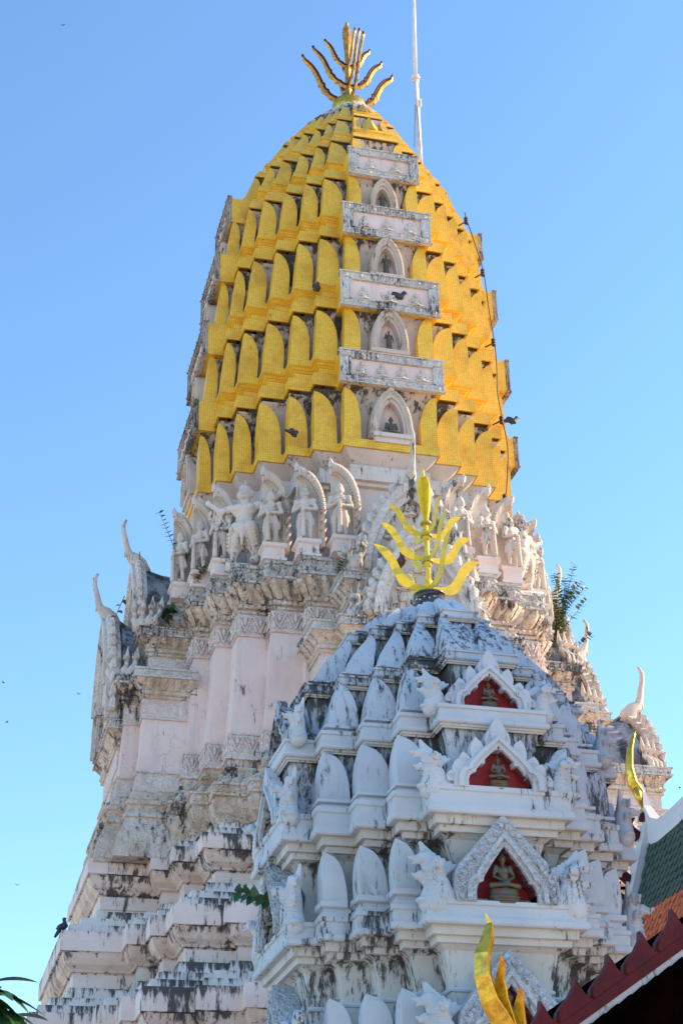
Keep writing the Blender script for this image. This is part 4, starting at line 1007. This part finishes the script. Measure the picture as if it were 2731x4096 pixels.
def small_niche(z, H, W_, r, ang, style, bl):
    m4 = T4((SX, SY, z)) @ RZ(ang) @ T4((0, -r, 0)); mir = lambda L: [(-x, zz) for x, zz in L]
    inn = cusp(W_*.62, H*.64); mid = cusp(W_*.72, H*.72); mid2 = cusp(W_*.82, H*.80)
    if style == 'tri': outer = [(W_*1.02, 0), (W_*1.06, H*.12), (W_*1.06, H*.24), (W_*1.02, H*.33), (W_*.96, H*.40), (W_*.84, H*.475), (W_*.68, H*.575), (W_*.50, H*.69), (W_*.31, H*.81), (W_*.14, H*.92), (0, H)]
    else: outer = [(x*1.10+.0, zz*1.0) for x, zz in mid2]
    fr = MB()
    for L in (lambda q: q, mir):
        fr.band(L(mid), L(inn), m4, -.045, .22); fr.band(L(mid2), L(mid), m4, -.075, .22); fr.band(L(outer), L(mid2), m4, -.055 if style == 'tri' else -.05, .20)
        s = 1 if L(outer)[0][0] > 0 else -1
        if style == 'tri':
            for k in range(11):      # scroll bosses on the frame
                t = (k+.5)/11; i = min(9, int(t*10)); u = t*10-i
                x = outer[i][0]*(1-u)+outer[i+1][0]*u; zz = outer[i][1]*(1-u)+outer[i+1][1]*u; x2 = mid2[i][0]*(1-u)+mid2[i+1][0]*u; z2 = mid2[i][1]*(1-u)+mid2[i+1][1]*u
                cx_, cz_ = (x+x2)/2*s, (zz+z2)/2
                for dx_, dz_, rr in ((0, 0, .034), (.03, .028, .020), (-.032, .02, .018), (0, -.035, .017)):
                    fr.tube([m4 @ Vector((cx_+dx_, -.05, cz_+dz_)), m4 @ Vector((cx_+dx_, -.075, cz_+dz_)), m4 @ Vector((cx_+dx_, -.09, cz_+dz_))], [rr, rr*.8, rr*.2], 8)
        else:
            for k in range(5):       # upright leaf plaques radiating behind the arch
                t = .12+.78*k/4; i = min(9, int(t*10)); u = t*10-i
                x = (outer[i][0]*(1-u)+outer[i+1][0]*u); zz = outer[i][1]*(1-u)+outer[i+1][1]*u
                hgt = .17*H*(1.15-.22*abs(k-3)); wd = .105*W_*1.25
                pl2 = [(x*s-wd*.9, zz-hgt*.9), (x*s+wd*.9, zz-hgt*.9), (x*s+wd*1.1, zz+hgt*.1), (x*s+wd*.7+s*.01, zz+hgt*.75), (x*s+s*.02, zz+hgt*1.15), (x*s-wd*.75, zz+hgt*.75), (x*s-wd*1.1, zz+hgt*.1)]
                fr.prism(pl2, m4 @ T4((0, -.035-.006*(k % 2), 0)), .12+.002*k)
                for rr in (.45, .8): fr.tube([m4 @ Vector((x*s+math.cos(a)*wd*rr, -.037, zz+hgt*.1+math.sin(a)*hgt*rr*.55)) for a in [q*.8 for q in range(7)]], .007, 4)
    if style != 'tri': fr.prism([(-W_*.13, H*.70), (W_*.13, H*.70), (W_*.15, H*.90), (W_*.08, H*1.02), (0, H*1.09), (-W_*.08, H*1.02), (-W_*.15, H*.90)], m4 @ T4((0, -.05, 0)), .12)
    f = fr.obj('niche_frame', 'cool_orn' if style == 'tri' else ('cool' if z < 7.5 else 'cool_dirty'), sp)
    rb = MB(); poly = cusp(W_*.68, H*.70); rb.prism(poly+mir(poly)[::-1][1:], m4 @ T4((0, .19 if style == 'tri' else .115, 0)), .03)
    rb.obj('red_back', 'red', f)
    rw = MB()
    for L in (lambda q: q, mir): rw.band(L(cusp(W_*.625, H*.645)), L(cusp(W_*.62, H*.64)), m4, .0, .20 if style == 'tri' else .12)
    rw.obj('red_reveal', 'red', f)
    for s in (1, -1):
        nb = link('fan_serpent', FIG['fan'], 'cool_sculpt', f); sc = {True: .98, False: H*1.16}[style == 'tri']
        nb.matrix_world = m4 @ T4((s*(W_*(1.04 if style == 'tri' else .98)+.19*sc), .06, -.01)) @ Matrix.Diagonal((s*sc*1.0, sc*.9, sc*1.0, 1)) @ RZ(R_(10))
    if bl:
        t_ = thing('buddha_statue', bl, 'statue', group='seated bronze statues in red niches')
        t_.matrix_world = m4 @ T4((-.0, .05 if style == 'tri' else .02, .0)); sc = H*(.40 if style == 'tri' else .33)
        b = link('figure', FIG['buddha'], 'bronze', t_); at(b, (0, 0, .16*H), 0, sc)
        pd = MB(); Lp = []
        for rr, zz in ((.50, 0), (.52, .04), (.46, .07), (.49, .12), (.44, .16), (.47, .22), (.40, .27), (.42, .34), (.40, .42)):
            Lp.append([(rr*sc*1.0*math.cos(a), rr*sc*.5*math.sin(a), zz*sc) for a in [q*2*math.pi/20 for q in range(20)]])
        pd.loops(Lp, (True, True)); pd.obj('lotus_base', 'bronze_base', t_)
for ang in (0, R_(-90), R_(90)):
    fr_ = ang == 0; lf_ = ang < 0
    def B(a, b): return a if fr_ else (b if lf_ else None)
    small_niche(4.37, .92, .52, 1.90, ang, 'tri', B('small seated statue in the bottom niche, half hidden behind the gilded roof finial', None))
    small_niche(5.735, .90, .52, 1.955, ang, 'tri', B('largest seated green-brown statue, in the wide triangular red niche of the front face', 'seated statue seen edge-on in the lowest visible niche of the left face'))
    small_niche(6.90, .72, .56, 1.985, ang, 'leaf', B('seated dark statue in the middle red niche of the front face', 'seated statue seen edge-on in the middle niche of the left face'))
    small_niche(7.83, .62, .49, 1.86, ang, 'leaf', B('small seated green statue in the topmost red niche of the front face', 'seated statue seen edge-on in the top niche of the left face'))
# pot and yellow finial
pt = MB(); L = []
for r, z in ((.20, 9.74), (.225, 9.80), (.225, 9.85), (.195, 9.89), (.18, 9.96), (.145, 10.0), (.135, 10.01), (.195, 10.02), (.20, 10.035), (.185, 10.045), (.05, 10.045)):
    L.append([(SX+r*math.cos(a), SY+r*math.sin(a), z) for a in [q*2*math.pi/26 for q in range(26)]])
pt.loops(L, (True, True)); pot = pt.obj('finial_pot', 'pot', sp, True)
dm = MB()
for k in range(20):
    a = k/20*2*math.pi; dm.tube([(SX+.18*math.cos(a), SY+.18*math.sin(a), 9.92+.025*(k % 2)), (SX+.202*math.cos(a), SY+.202*math.sin(a), 9.915+.025*(k % 2))], .010, 5)
dm.obj('pot_studs', 'steel', pot)
ro_ = MB(); ro_.tube([(SX, SY, 9.99), (SX, SY, 11.05)], .032, 10)
for z in (10.10, 10.42, 10.80): ro_.tube([(SX, SY, z), (SX, SY, z+.14)], .047, 12)
rod = ro_.obj('finial_rod', 'yellow', sp, True)
for z in (10.07, 10.50, 10.86, 11.04):
    cl = MB(); cl.tube([(SX, SY, z-.012), (SX, SY, z+.012)], [.072, .072], 16); cl.obj('collar_disc', 'olive', rod)
def s_arm(z0, r1, z1, w, ang, curl=0):
    mb = MB(); n = 24; b = Vector((.03, 0, z0)); t = Vector((r1, 0, z1)); d = (t-b); L_ = d.length; d.normalize(); nr = Vector((-d.z, 0, d.x)); U = []; D = []
    for k in range(n+1):
        u = k/n; c = b+d*L_*u-nr*math.sin(u*math.pi)*L_*.10+nr*math.sin(u*2*math.pi+math.pi)*L_*.085
        ww = w*(.75+.45*math.sin(min(1, u*1.3)*math.pi*.75))*(1 if u < .8 else max(.06, 1-((u-.8)/.2)**1.5))
        if .12 < u < .42: ww *= 1+.10*(k % 2)
        U.append(c+nr*ww*.5); D.append(c-nr*ww*.5)
    m4 = T4((SX, SY, 0)) @ RZ(ang); L = []
    for a, c in zip(U, D): L.append([m4 @ Vector((q.x, o, q.z)) for q, o in ((a, .006), (c, .006), (c, -.006), (a, -.006))])
    mb.loops(L, (True, True)); return mb
for z0, r1, z1, w in ((10.13, .72, 10.62, .115), (10.54, .62, 10.94, .095), (10.88, .50, 11.22, .08)):
    for a in (8, 98, 188, 278):
        s_arm(z0, r1*(1 if a != 278 else .92), z1, w, R_(a)).obj('flame_blade', 'yellow', rod)
for a in (20, 110):
    mb = MB(); m4 = T4((SX, SY, 0)) @ RZ(R_(a)); L = []
    for r, z in ((.035, 11.05), (.055, 11.15), (.085, 11.30), (.104, 11.45), (.110, 11.55), (.098, 11.63), (.07, 11.69), (.03, 11.71)):
        L.append([m4 @ Vector(v) for v in ((r, .006, z), (r, -.006, z), (-r, -.006, z), (-r, .006, z))])
    mb.loops(L, (True, True)); mb.obj('bud_blade', 'yellow', rod)
mb = MB(); mb.tube([(SX, SY, 11.68), (SX, SY, 11.70), (SX, SY, 11.715), (SX, SY, 11.74), (SX, SY, 11.80), (SX, SY, 11.82)], [.05, .05, .025, .018, .010, .012], 10); mb.obj('finial_tip', 'yellow', rod, True)
# ------------------------------------------------------------------ TEMPLE HALL with glazed tiles at the right
hall = thing('temple_hall', 'temple hall with orange and green scale tiles and white ridge at the right edge', 'temple hall', (4, -18, 0))
hall_inv = T4((-4, 18, 0))
def H_(mb, name, m, parent=None, smooth=False):
    o = mb.obj(name, m, parent or hall, smooth)
    if parent is None: o.location = (-4, 18, 0)
    return o
# lower roof tier: ridge x=1.32, slope falls toward -x
RX, RZ_, EX, EZ = 1.34, 8.92, -.35, 4.9
def slope_pt(u, y, off=0.):           # u: 0 ridge .. 1 eave, concave sweep
    x = RX+(EX-RX)*u; z = RZ_+(EZ-RZ_)*(u-.09*math.sin(u*math.pi)*(-1))
    nx = Vector((RZ_-EZ, 0, -(EX-RX)*-1)); nn = Vector((-(RZ_-EZ), 0, RX-EX)).normalized()
    return Vector((x, y, z))+nn*off
Y0, Y1 = -12.12, -19.2
rows = 38; step = .155; tg = MB(); to = MB()
rf = MB(); rf.loops([[slope_pt(u, Y0, -.03), slope_pt(u, Y1, -.03)] for u in [k/12 for k in range(13)]], closed=False)
rf.loops([[Vector((2*RX-slope_pt(u, Y0, -.03).x, Y0, slope_pt(u, Y0, 0).z)), Vector((2*RX-slope_pt(u, Y0, -.03).x, Y1, slope_pt(u, Y0, 0).z))] for u in [k/12 for k in range(13)]], closed=False)
H_(rf, 'roof_deck', 'redlac')
for r in range(rows):
    u0 = .03+r*.0255; u1 = u0+.042
    ncol = int((Y0-Y1)/step)
    for c in range(ncol):
        y = Y0-.16-(c+(.5 if r % 2 else 0))*step
        if y < Y1+.05: continue
        a = slope_pt(u0, y, .0); b = slope_pt(u1, y, .022)
        jit = random.uniform(-.004, .004)
        pts = []
        for s_ in (-1, 1): pts.append(slope_pt(u0, y+s_*step*.48, .003+jit))
        um = u0+(u1-u0)*.62
        L = [slope_pt(u0, y-step*.49, .003), slope_pt(um, y-step*.49, .016+jit), slope_pt(u0+(u1-u0)*.9, y-step*.27, .021+jit), slope_pt(u1, y, .023+jit), slope_pt(u0+(u1-u0)*.9, y+step*.27, .021+jit), slope_pt(um, y+step*.49, .016+jit), slope_pt(u0, y+step*.49, .003)]
        Lb = [p_-Vector((-.92, 0, .38)).normalized()*.016 for p_ in L]
        green = u0 < .26 or c < 3
        mb = tg if green else to
        k = len(mb.v); mb.v += [tuple(p_) for p_ in L+Lb]
        mb.f.append(tuple(k+q for q in range(7))); mb.mi.append(0)
        for q in range(6): mb.f.append((k+q, k+7+q, k+8+q, k+q+1)); mb.mi.append(0)
H_(tg, 'green_tiles', 'tile_g'); H_(to, 'orange_tiles', 'tile_o')
# white ridge, upswept toward the horn finial
wr = MB()
rp = [(RX, Y1, 9.28), (RX, -16, 9.16), (RX, -14.2, 9.02), (RX, -13.2, 8.90), (RX, -12.6, 8.86), (RX, -12.3, 8.98), (RX, -12.08, 9.24), (RX, -11.98, 9.62)]
L = []
for i, p in enumerate(rp):
    x, y, z = p; hw = (.10, .10, .10, .10, .10, .09, .06, .02)[i]; low = z-(.34 if i < 5 else (.42, .62, .70)[i-5])
    L.append([(x-hw, y, z), (x+hw, y, z), (x+hw*1.5, y, low), (x-hw*1.5, y, low)])
wr.loops(L, (True, True)); H_(wr, 'ridge', 'cream')
vg = MB(); L = []
for k in range(14):
    u = k/13; p = slope_pt(u, Y0+.05, .10)
    L.append([p+Vector((0, .14, .0)), p+Vector((0, -.10, 0)), p+Vector((.05, -.10, -.22)), p+Vector((.05, .14, -.22))])
vg.loops(L, (True, True)); vrg = H_(vg, 'verge', 'cream')
L = MB()
for k in range(15):
    u = .04+k/15; p = slope_pt(u, Y0+.12, .10); t_ = (slope_pt(u-.03, Y0, 0)-slope_pt(u, Y0, 0)).normalized(); n_ = Vector((-.92, 0, .38)).normalized()
    L.tube([p, p+n_*.16+t_*.05, p+n_*.20+t_*.16, p+n_*.13+t_*.28], [.10, .10, .06, .008], 6, flat=(.35, 1), side=(0, 1, 0))
H_(L, 'red_flame_teeth', 'redlac')
hf = MB(); hf.tube([(RX, -12.0, 8.55), (RX-.02, -11.97, 9.0), (RX+.02, -11.95, 9.3), (RX-.03, -11.9, 9.5), (RX-.12, -11.9, 9.65), (RX-.15, -11.9, 9.9), (RX-.10, -11.9, 10.2), (RX-.02, -11.9, 10.42), (RX+.03, -11.9, 10.52)], [.05, .06, .08, .11, .10, .085, .065, .04, .008], 10, flat=(.7, 1.1), side=(1, 0, 0))
hf.tube([(RX-.06, -11.9, 9.62), (RX-.10, -12.0, 9.42), (RX-.06, -12.02, 9.22)], [.07, .06, .01], 8)
H_(hf, 'gilded_horn', 'gilt_bright', None, True)
bl_ = MB(); bl_.tube([(RX-.10, -12.05, 9.18), (RX-.10, -12.05, 9.1), (RX-.10, -12.05, 9.0)], [.012, .05, .06], 8); H_(bl_, 'red_bell', 'redlac')
# unseen roof tier added past the right edge to shade the smaller stupa
mr = MB(); L = []
for k in range(9):
    u = k/8; x = 2.6-2.5*u; z = 13.2-6.2*(u+.06*math.sin(u*math.pi)); L.append((x, z))
prof = L + [(5.2-x, z) for x, z in L[::-1]]
mr.loops([[(x, -16.0, z) for x, z in prof], [(x, -20.6, z) for x, z in prof]], (True, True)); H_(mr, 'shade_roof_tier', 'tile_o')
hw_ = MB(); hw_.box(1.0, 4.2, -20, -12.6, 0, 6.3); H_(hw_, 'hall_wall', 'cream')
hc = MB(); hc.tube([(2.6, -16.0, 13.2), (2.6, -15.8, 13.6), (2.6, -15.6, 14.4), (2.6, -15.55, 15.2)], [.15, .14, .09, .01], 8); H_(hc, 'gilded_horn', 'gilt_bright')
# ------------------------------------------------------------------ NEAR PAVILION ROOF at the lower right
pav = thing('pavilion_roof', 'dark pavilion gable with a red flame-toothed bargeboard in the lower right corner', 'pavilion', (-3.6, -25, 0))
def P_(mb, name, m, parent=None, smooth=False):
    o = mb.obj(name, m, parent or pav, smooth)
    if parent is None: o.location = (3.6, 25, 0)
    return o
V0, V1 = Vector((-6.02, -25, 3.085)), Vector((-3.2, -25, 4.90))     # verge line, lower end to ridge
vd = (V1-V0).normalized(); vn = Vector((-vd.z, 0, vd.x))
def vp(s, n, y=0): q = V0+vd*s+vn*n; return (q.x, -25+y, q.z)
bb = MB(); Lv = (V1-V0).length
bb.loops([[vp(s, .03, -.04), vp(s, .03, .03), vp(s, -.035, .03), vp(s, -.035, -.04)] for s in (0.08, Lv)], (True, True))
brd = P_(bb, 'bargeboard', 'redlac')
th = MB(); s = .20; i = 0
teeth = []
while s < Lv-.1:
    sz = .225
    out = [(s-.02, .02), (s-.012, .05), (s+.02, .085), (s+.075, .105), (s+.14, .12), (s+.20, .15), (s+.235, .19), (s+.238, .14), (s+.232, .10), (s+.238, .06), (s+.262, .02)]
    tm = MB(); f = [Vector(vp(a, b, -.03)) for a, b in out]; bk = [Vector(vp(a, b, .02)) for a, b in out]
    cen = sum(f, Vector())/len(f); f2 = [p_+(cen-p_)*.12+Vector((0, -.018, 0)) for p_ in f]
    tm.loops([f2, f, bk], (True, True)); o = tm.obj('flame_tooth', 'redlac', brd)
    s += .262
wb = MB(); wb.loops([[vp(s, -.036, -.02), vp(s, -.036, .05), vp(s, -.075, .05), vp(s, -.075, -.02)] for s in (.25, Lv)], (True, True)); P_(wb, 'white_strip', 'cream')
te = MB(); k = 0; s = .3
while s < Lv:
    te.loops([[vp(s, -.074, -.06), vp(s, -.074, .3), vp(s, -.11, .3), vp(s, -.11, -.06)], [vp(s+.10, -.066, -.06), vp(s+.10, -.066, .3), vp(s+.10, -.10, .3), vp(s+.10, -.10, -.06)]], (True, True)); s += .105
P_(te, 'tile_edge', 'dark')
sf_ = MB(); V0b = V0
sf_.loops([[vp(.0, -.10, .0), vp(Lv, -.10, .0)], [vp(.0, -.10, 3.4), vp(Lv, -.10, 3.4)]], closed=False)
sf_.loops([[vp(.0, -.02, .03), vp(Lv, -.02, .03)], [vp(.0, -.02, 3.4), vp(Lv, -.02, 3.4)]], closed=False)
P_(sf_, 'soffit', 'dark')
gb = MB(); gb.add([(-5.98, -24.85, 3.02), (-1.2, -24.85, 3.0), (-1.2, -24.85, 4.6), (-3.2, -24.85, 4.86)], [(0, 1, 2, 3)]); P_(gb, 'gable_panel', 'dark')
rgt = MB(); V2 = Vector((-.4, -25, 3.26)); rgt.loops([[(V1.x, -25, V1.z-.02), (V2.x, -25, V2.z)], [(V1.x, -21.6, V1.z-.02), (V2.x, -21.6, V2.z)]], closed=False); P_(rgt, 'roof_slope', 'tile_o')
cl_ = MB()
for x in (-5.6, -1.0):
    for y in (-24.6, -21.9): cl_.box(x-.12, x+.12, y-.12, y+.12, 0, 3.3)
P_(cl_, 'column', 'cream')
gf = thing('gilded_roof_finial', 'gilded three-pronged flame finial rising at the bottom of the view', 'roof finial', (-6.0, -25.1, 3.0))
def gt(pts, rad, name='prong', fl=(.62, 1.1)):
    mb = MB()
    mb.tube([(x-.06, -25.12+.0, z) for x, z in pts], [r*1.12 for r in rad], 4, flat=fl, side=(1, 0, 0)); o = mb.obj(name, 'gilt_bright', gf); o.location = (6.0, 25.1, -3.0)
    return o
gt([(-5.86, 3.0), (-5.90, 3.18), (-5.965, 3.34), (-6.03, 3.45), (-6.065, 3.58), (-6.06, 3.70), (-6.02, 3.80), (-6.005, 3.88), (-6.025, 3.94)], [.12, .12, .10, .085, .075, .07, .055, .03, .004], 'main_prong')
gt([(-5.90, 3.1), (-5.925, 3.3), (-5.955, 3.45), (-5.965, 3.56), (-5.945, 3.66), (-5.955, 3.71)], [.09, .085, .06, .045, .025, .004])
gt([(-5.80, 3.0), (-5.825, 3.15), (-5.865, 3.32), (-5.86, 3.43), (-5.845, 3.50), (-5.855, 3.535)], [.09, .085, .06, .045, .025, .004])
gt([(-5.99, 3.30), (-6.05, 3.27), (-6.085, 3.21)], [.06, .045, .006], 'beak')
gt([(-5.92, 3.26), (-5.955, 3.265), (-5.965, 3.25)], [.05, .045, .02], 'snout', (1, 1))
gt([(-5.84, 2.9), (-5.95, 3.04), (-6.07, 3.10)], [.10, .07, .01], 'scroll')
gt([(-5.74, 2.9), (-5.76, 3.06), (-5.80, 3.18), (-5.79, 3.27), (-5.80, 3.33)], [.09, .08, .055, .03, .004])
gt([(-5.95, 3.02), (-6.02, 3.10), (-6.10, 3.12), (-6.14, 3.19)], [.07, .06, .04, .005], 'scroll')
gt([(-5.90, 3.16), (-5.86, 3.24), (-5.80, 3.25), (-5.78, 3.20)], [.05, .045, .035, .01], 'scroll')
# ------------------------------------------------------------------ plants
def leaf_blade(mb, p, d, up, L, w, fold=.15, n=5, shape='lance'):
    d = Vector(d).normalized(); s = d.cross(Vector(up)).normalized(); u = s.cross(d)
    rows = []
    for k in range(n+1):
        t = k/n
        ww = w*(math.sin(math.pi*min(1, t**.75))**.8 if shape == 'lance' else (1.25*math.sin(math.pi*t**.5)**.7*(1-t*.35)))
        if k == 0: ww = w*.08
        if k == n: ww = .001
        c = Vector(p)+d*L*t-u*L*.18*t*t
        rows.append([c-s*ww+u*ww*fold, c, c+s*ww+u*ww*fold])
    mb.loops(rows, closed=False)
def sprig(name, label, base, tip, n, L, w, m='leaf', cat='plant', pair=True, sub=0, shape='lance', seed=1, sag=0.):
    rnd = random.Random(seed); t_ = thing(name, label, cat, base); B = Vector(base); T_ = Vector(tip)-B
    st = MB(); lf = MB()
    branches = [(Vector((0, 0, 0)), T_, n)]
    for k in range(sub):
        u = .1+.75*k/max(1, sub); o_ = T_*u; dd = T_*rnd.uniform(.35, .6)+Vector((rnd.uniform(-.4, .4), rnd.uniform(-.3, .3), rnd.uniform(-.15, .3)))*T_.length*.8
        branches.append((o_, dd, max(5, n//2)))
    for o_, dd, nn in branches:
        pts = [o_+dd*q/6+Vector((0, 0, -sag*(q/6)**2)) for q in range(7)]
        st.tube(pts, [.012*(1-.12*q) for q in range(7)], 5)
        for k in range(nn):
            u = (k+.7)/nn; p = o_+dd*u+Vector((0, 0, -sag*u*u))
            for s in ((-1, 1) if pair else (1 if k % 2 else -1,)):
                side = dd.cross(Vector((rnd.uniform(-.3, .3), -1, rnd.uniform(-.3, .3)))).normalized()*s
                leaf_blade(lf, p, side+dd.normalized()*.5+Vector((0, rnd.uniform(-.5, .5), rnd.uniform(-.3, .3))), (rnd.uniform(-.3, .3), -.6, .8), L*rnd.uniform(.75, 1.15), w*rnd.uniform(.8, 1.1), shape=shape)
    st.obj('stem', 'stem', t_); lf.obj('foliage', m, t_)
    return t_
sprig('weed_sprig', 'thin feathery weed sprig in the sky left of the leftmost guardian', (-4.28, -1.6, 17.7), (-4.85, -1.2, 19.4), 15, .13, .035, 'leafdark', 'weed', seed=3)
sprig('shrub', 'leafy green shrub growing out of the cornice at the right edge of the tower', (4.75, -1.0, 16.95), (5.25, -1.05, 18.5), 26, .13, .055, 'leaf', 'shrub', sub=14, seed=5)
sprig('weed_sprig', 'small green branch sticking out right below the leafy shrub', (5.0, -1.0, 16.7), (5.75, -1.1, 17.35), 12, .11, .045, 'leafdark', 'weed', seed=8)
sprig('creeper', 'broad-leaved creeper hanging on the upper left gable', (-5.15, -.35, 18.75), (-5.2, -.5, 17.3), 5, .22, .12, 'leaf', 'creeper', pair=False, shape='heart', seed=11)
sprig('creeper', 'reddish-leaved creeper trailing from the lower left gable ridge', (-5.45, -.3, 17.6), (-5.75, -.35, 16.7), 6, .15, .07, 'leafred', 'creeper', pair=False, shape='heart', seed=12)
sprig('weed_tuft', 'dark green weed between the grey left roof and the corner capital', (-4.75, -1.75, 16.38), (-4.55, -1.95, 16.60), 7, .15, .07, 'leafdark', 'weed', sub=4, seed=14)
sprig('weed_tuft', 'small weed at the feet of the leftmost guardians', (-4.1, -2.2, 17.08), (-4.0, -2.35, 17.5), 7, .10, .05, 'leafdark', 'weed', sub=3, seed=15)
sprig('weed_tuft', 'small green weed beside the serpent heads left of the front pediment', (-1.62, -5.0, 16.3), (-1.5, -5.1, 16.6), 5, .10, .05, 'leaf', 'weed', sub=2, seed=16)
sprig('weed_sprig', 'dark heart-shaped leaves on a twig at the left side of the smaller stupa', (-5.55, -16.9, 6.15), (-5.95, -17.0, 6.28), 5, .12, .055, 'leafdark', 'weed', pair=True, shape='heart', seed=18, sag=.06)
tr = thing('tree', 'tree with long pointed dark green leaves at the bottom left corner', 'tree', (-10.2, -25.6, 0))
tb = MB(); tb.tube([(0, 0, 0), (.05, 0, 1.2), (-.05, .1, 2.3), (.1, .1, 3.0)], [.16, .13, .10, .07], 10); tb.obj('trunk', 'stem', tr, True)
lb = MB(); ends = [Vector((1.38, .6, 3.46)), Vector((1.46, .6, 3.31)), (Vector((1.1, .5, 3.35))), Vector((1.58, .6, 3.08)), Vector((.4, .4, 3.6)), Vector((-.5, .2, 3.5))]
for e in ends: lb.tube([(.1, .1, 2.9), Vector((.1, .1, 2.9)).lerp(e, .5)+Vector((0, 0, -.06)), e], [.05, .03, .016], 7)
lb.obj('limb', 'stem', tr, True)
lf = MB(); rnd = random.Random(4)
for e in ends:
    for k in range(18):
        a = k*2.399; el_ = rnd.uniform(-.75, .35)
        leaf_blade(lf, e+Vector((0, 0, rnd.uniform(-.06, .03))), (math.cos(a)*math.cos(el_), math.sin(a)*math.cos(el_), math.sin(el_)), (0, 0, 1), rnd.uniform(.20, .32), rnd.uniform(.040, .056), .25, 7)
lf.obj('crown', 'leafdark', tr)
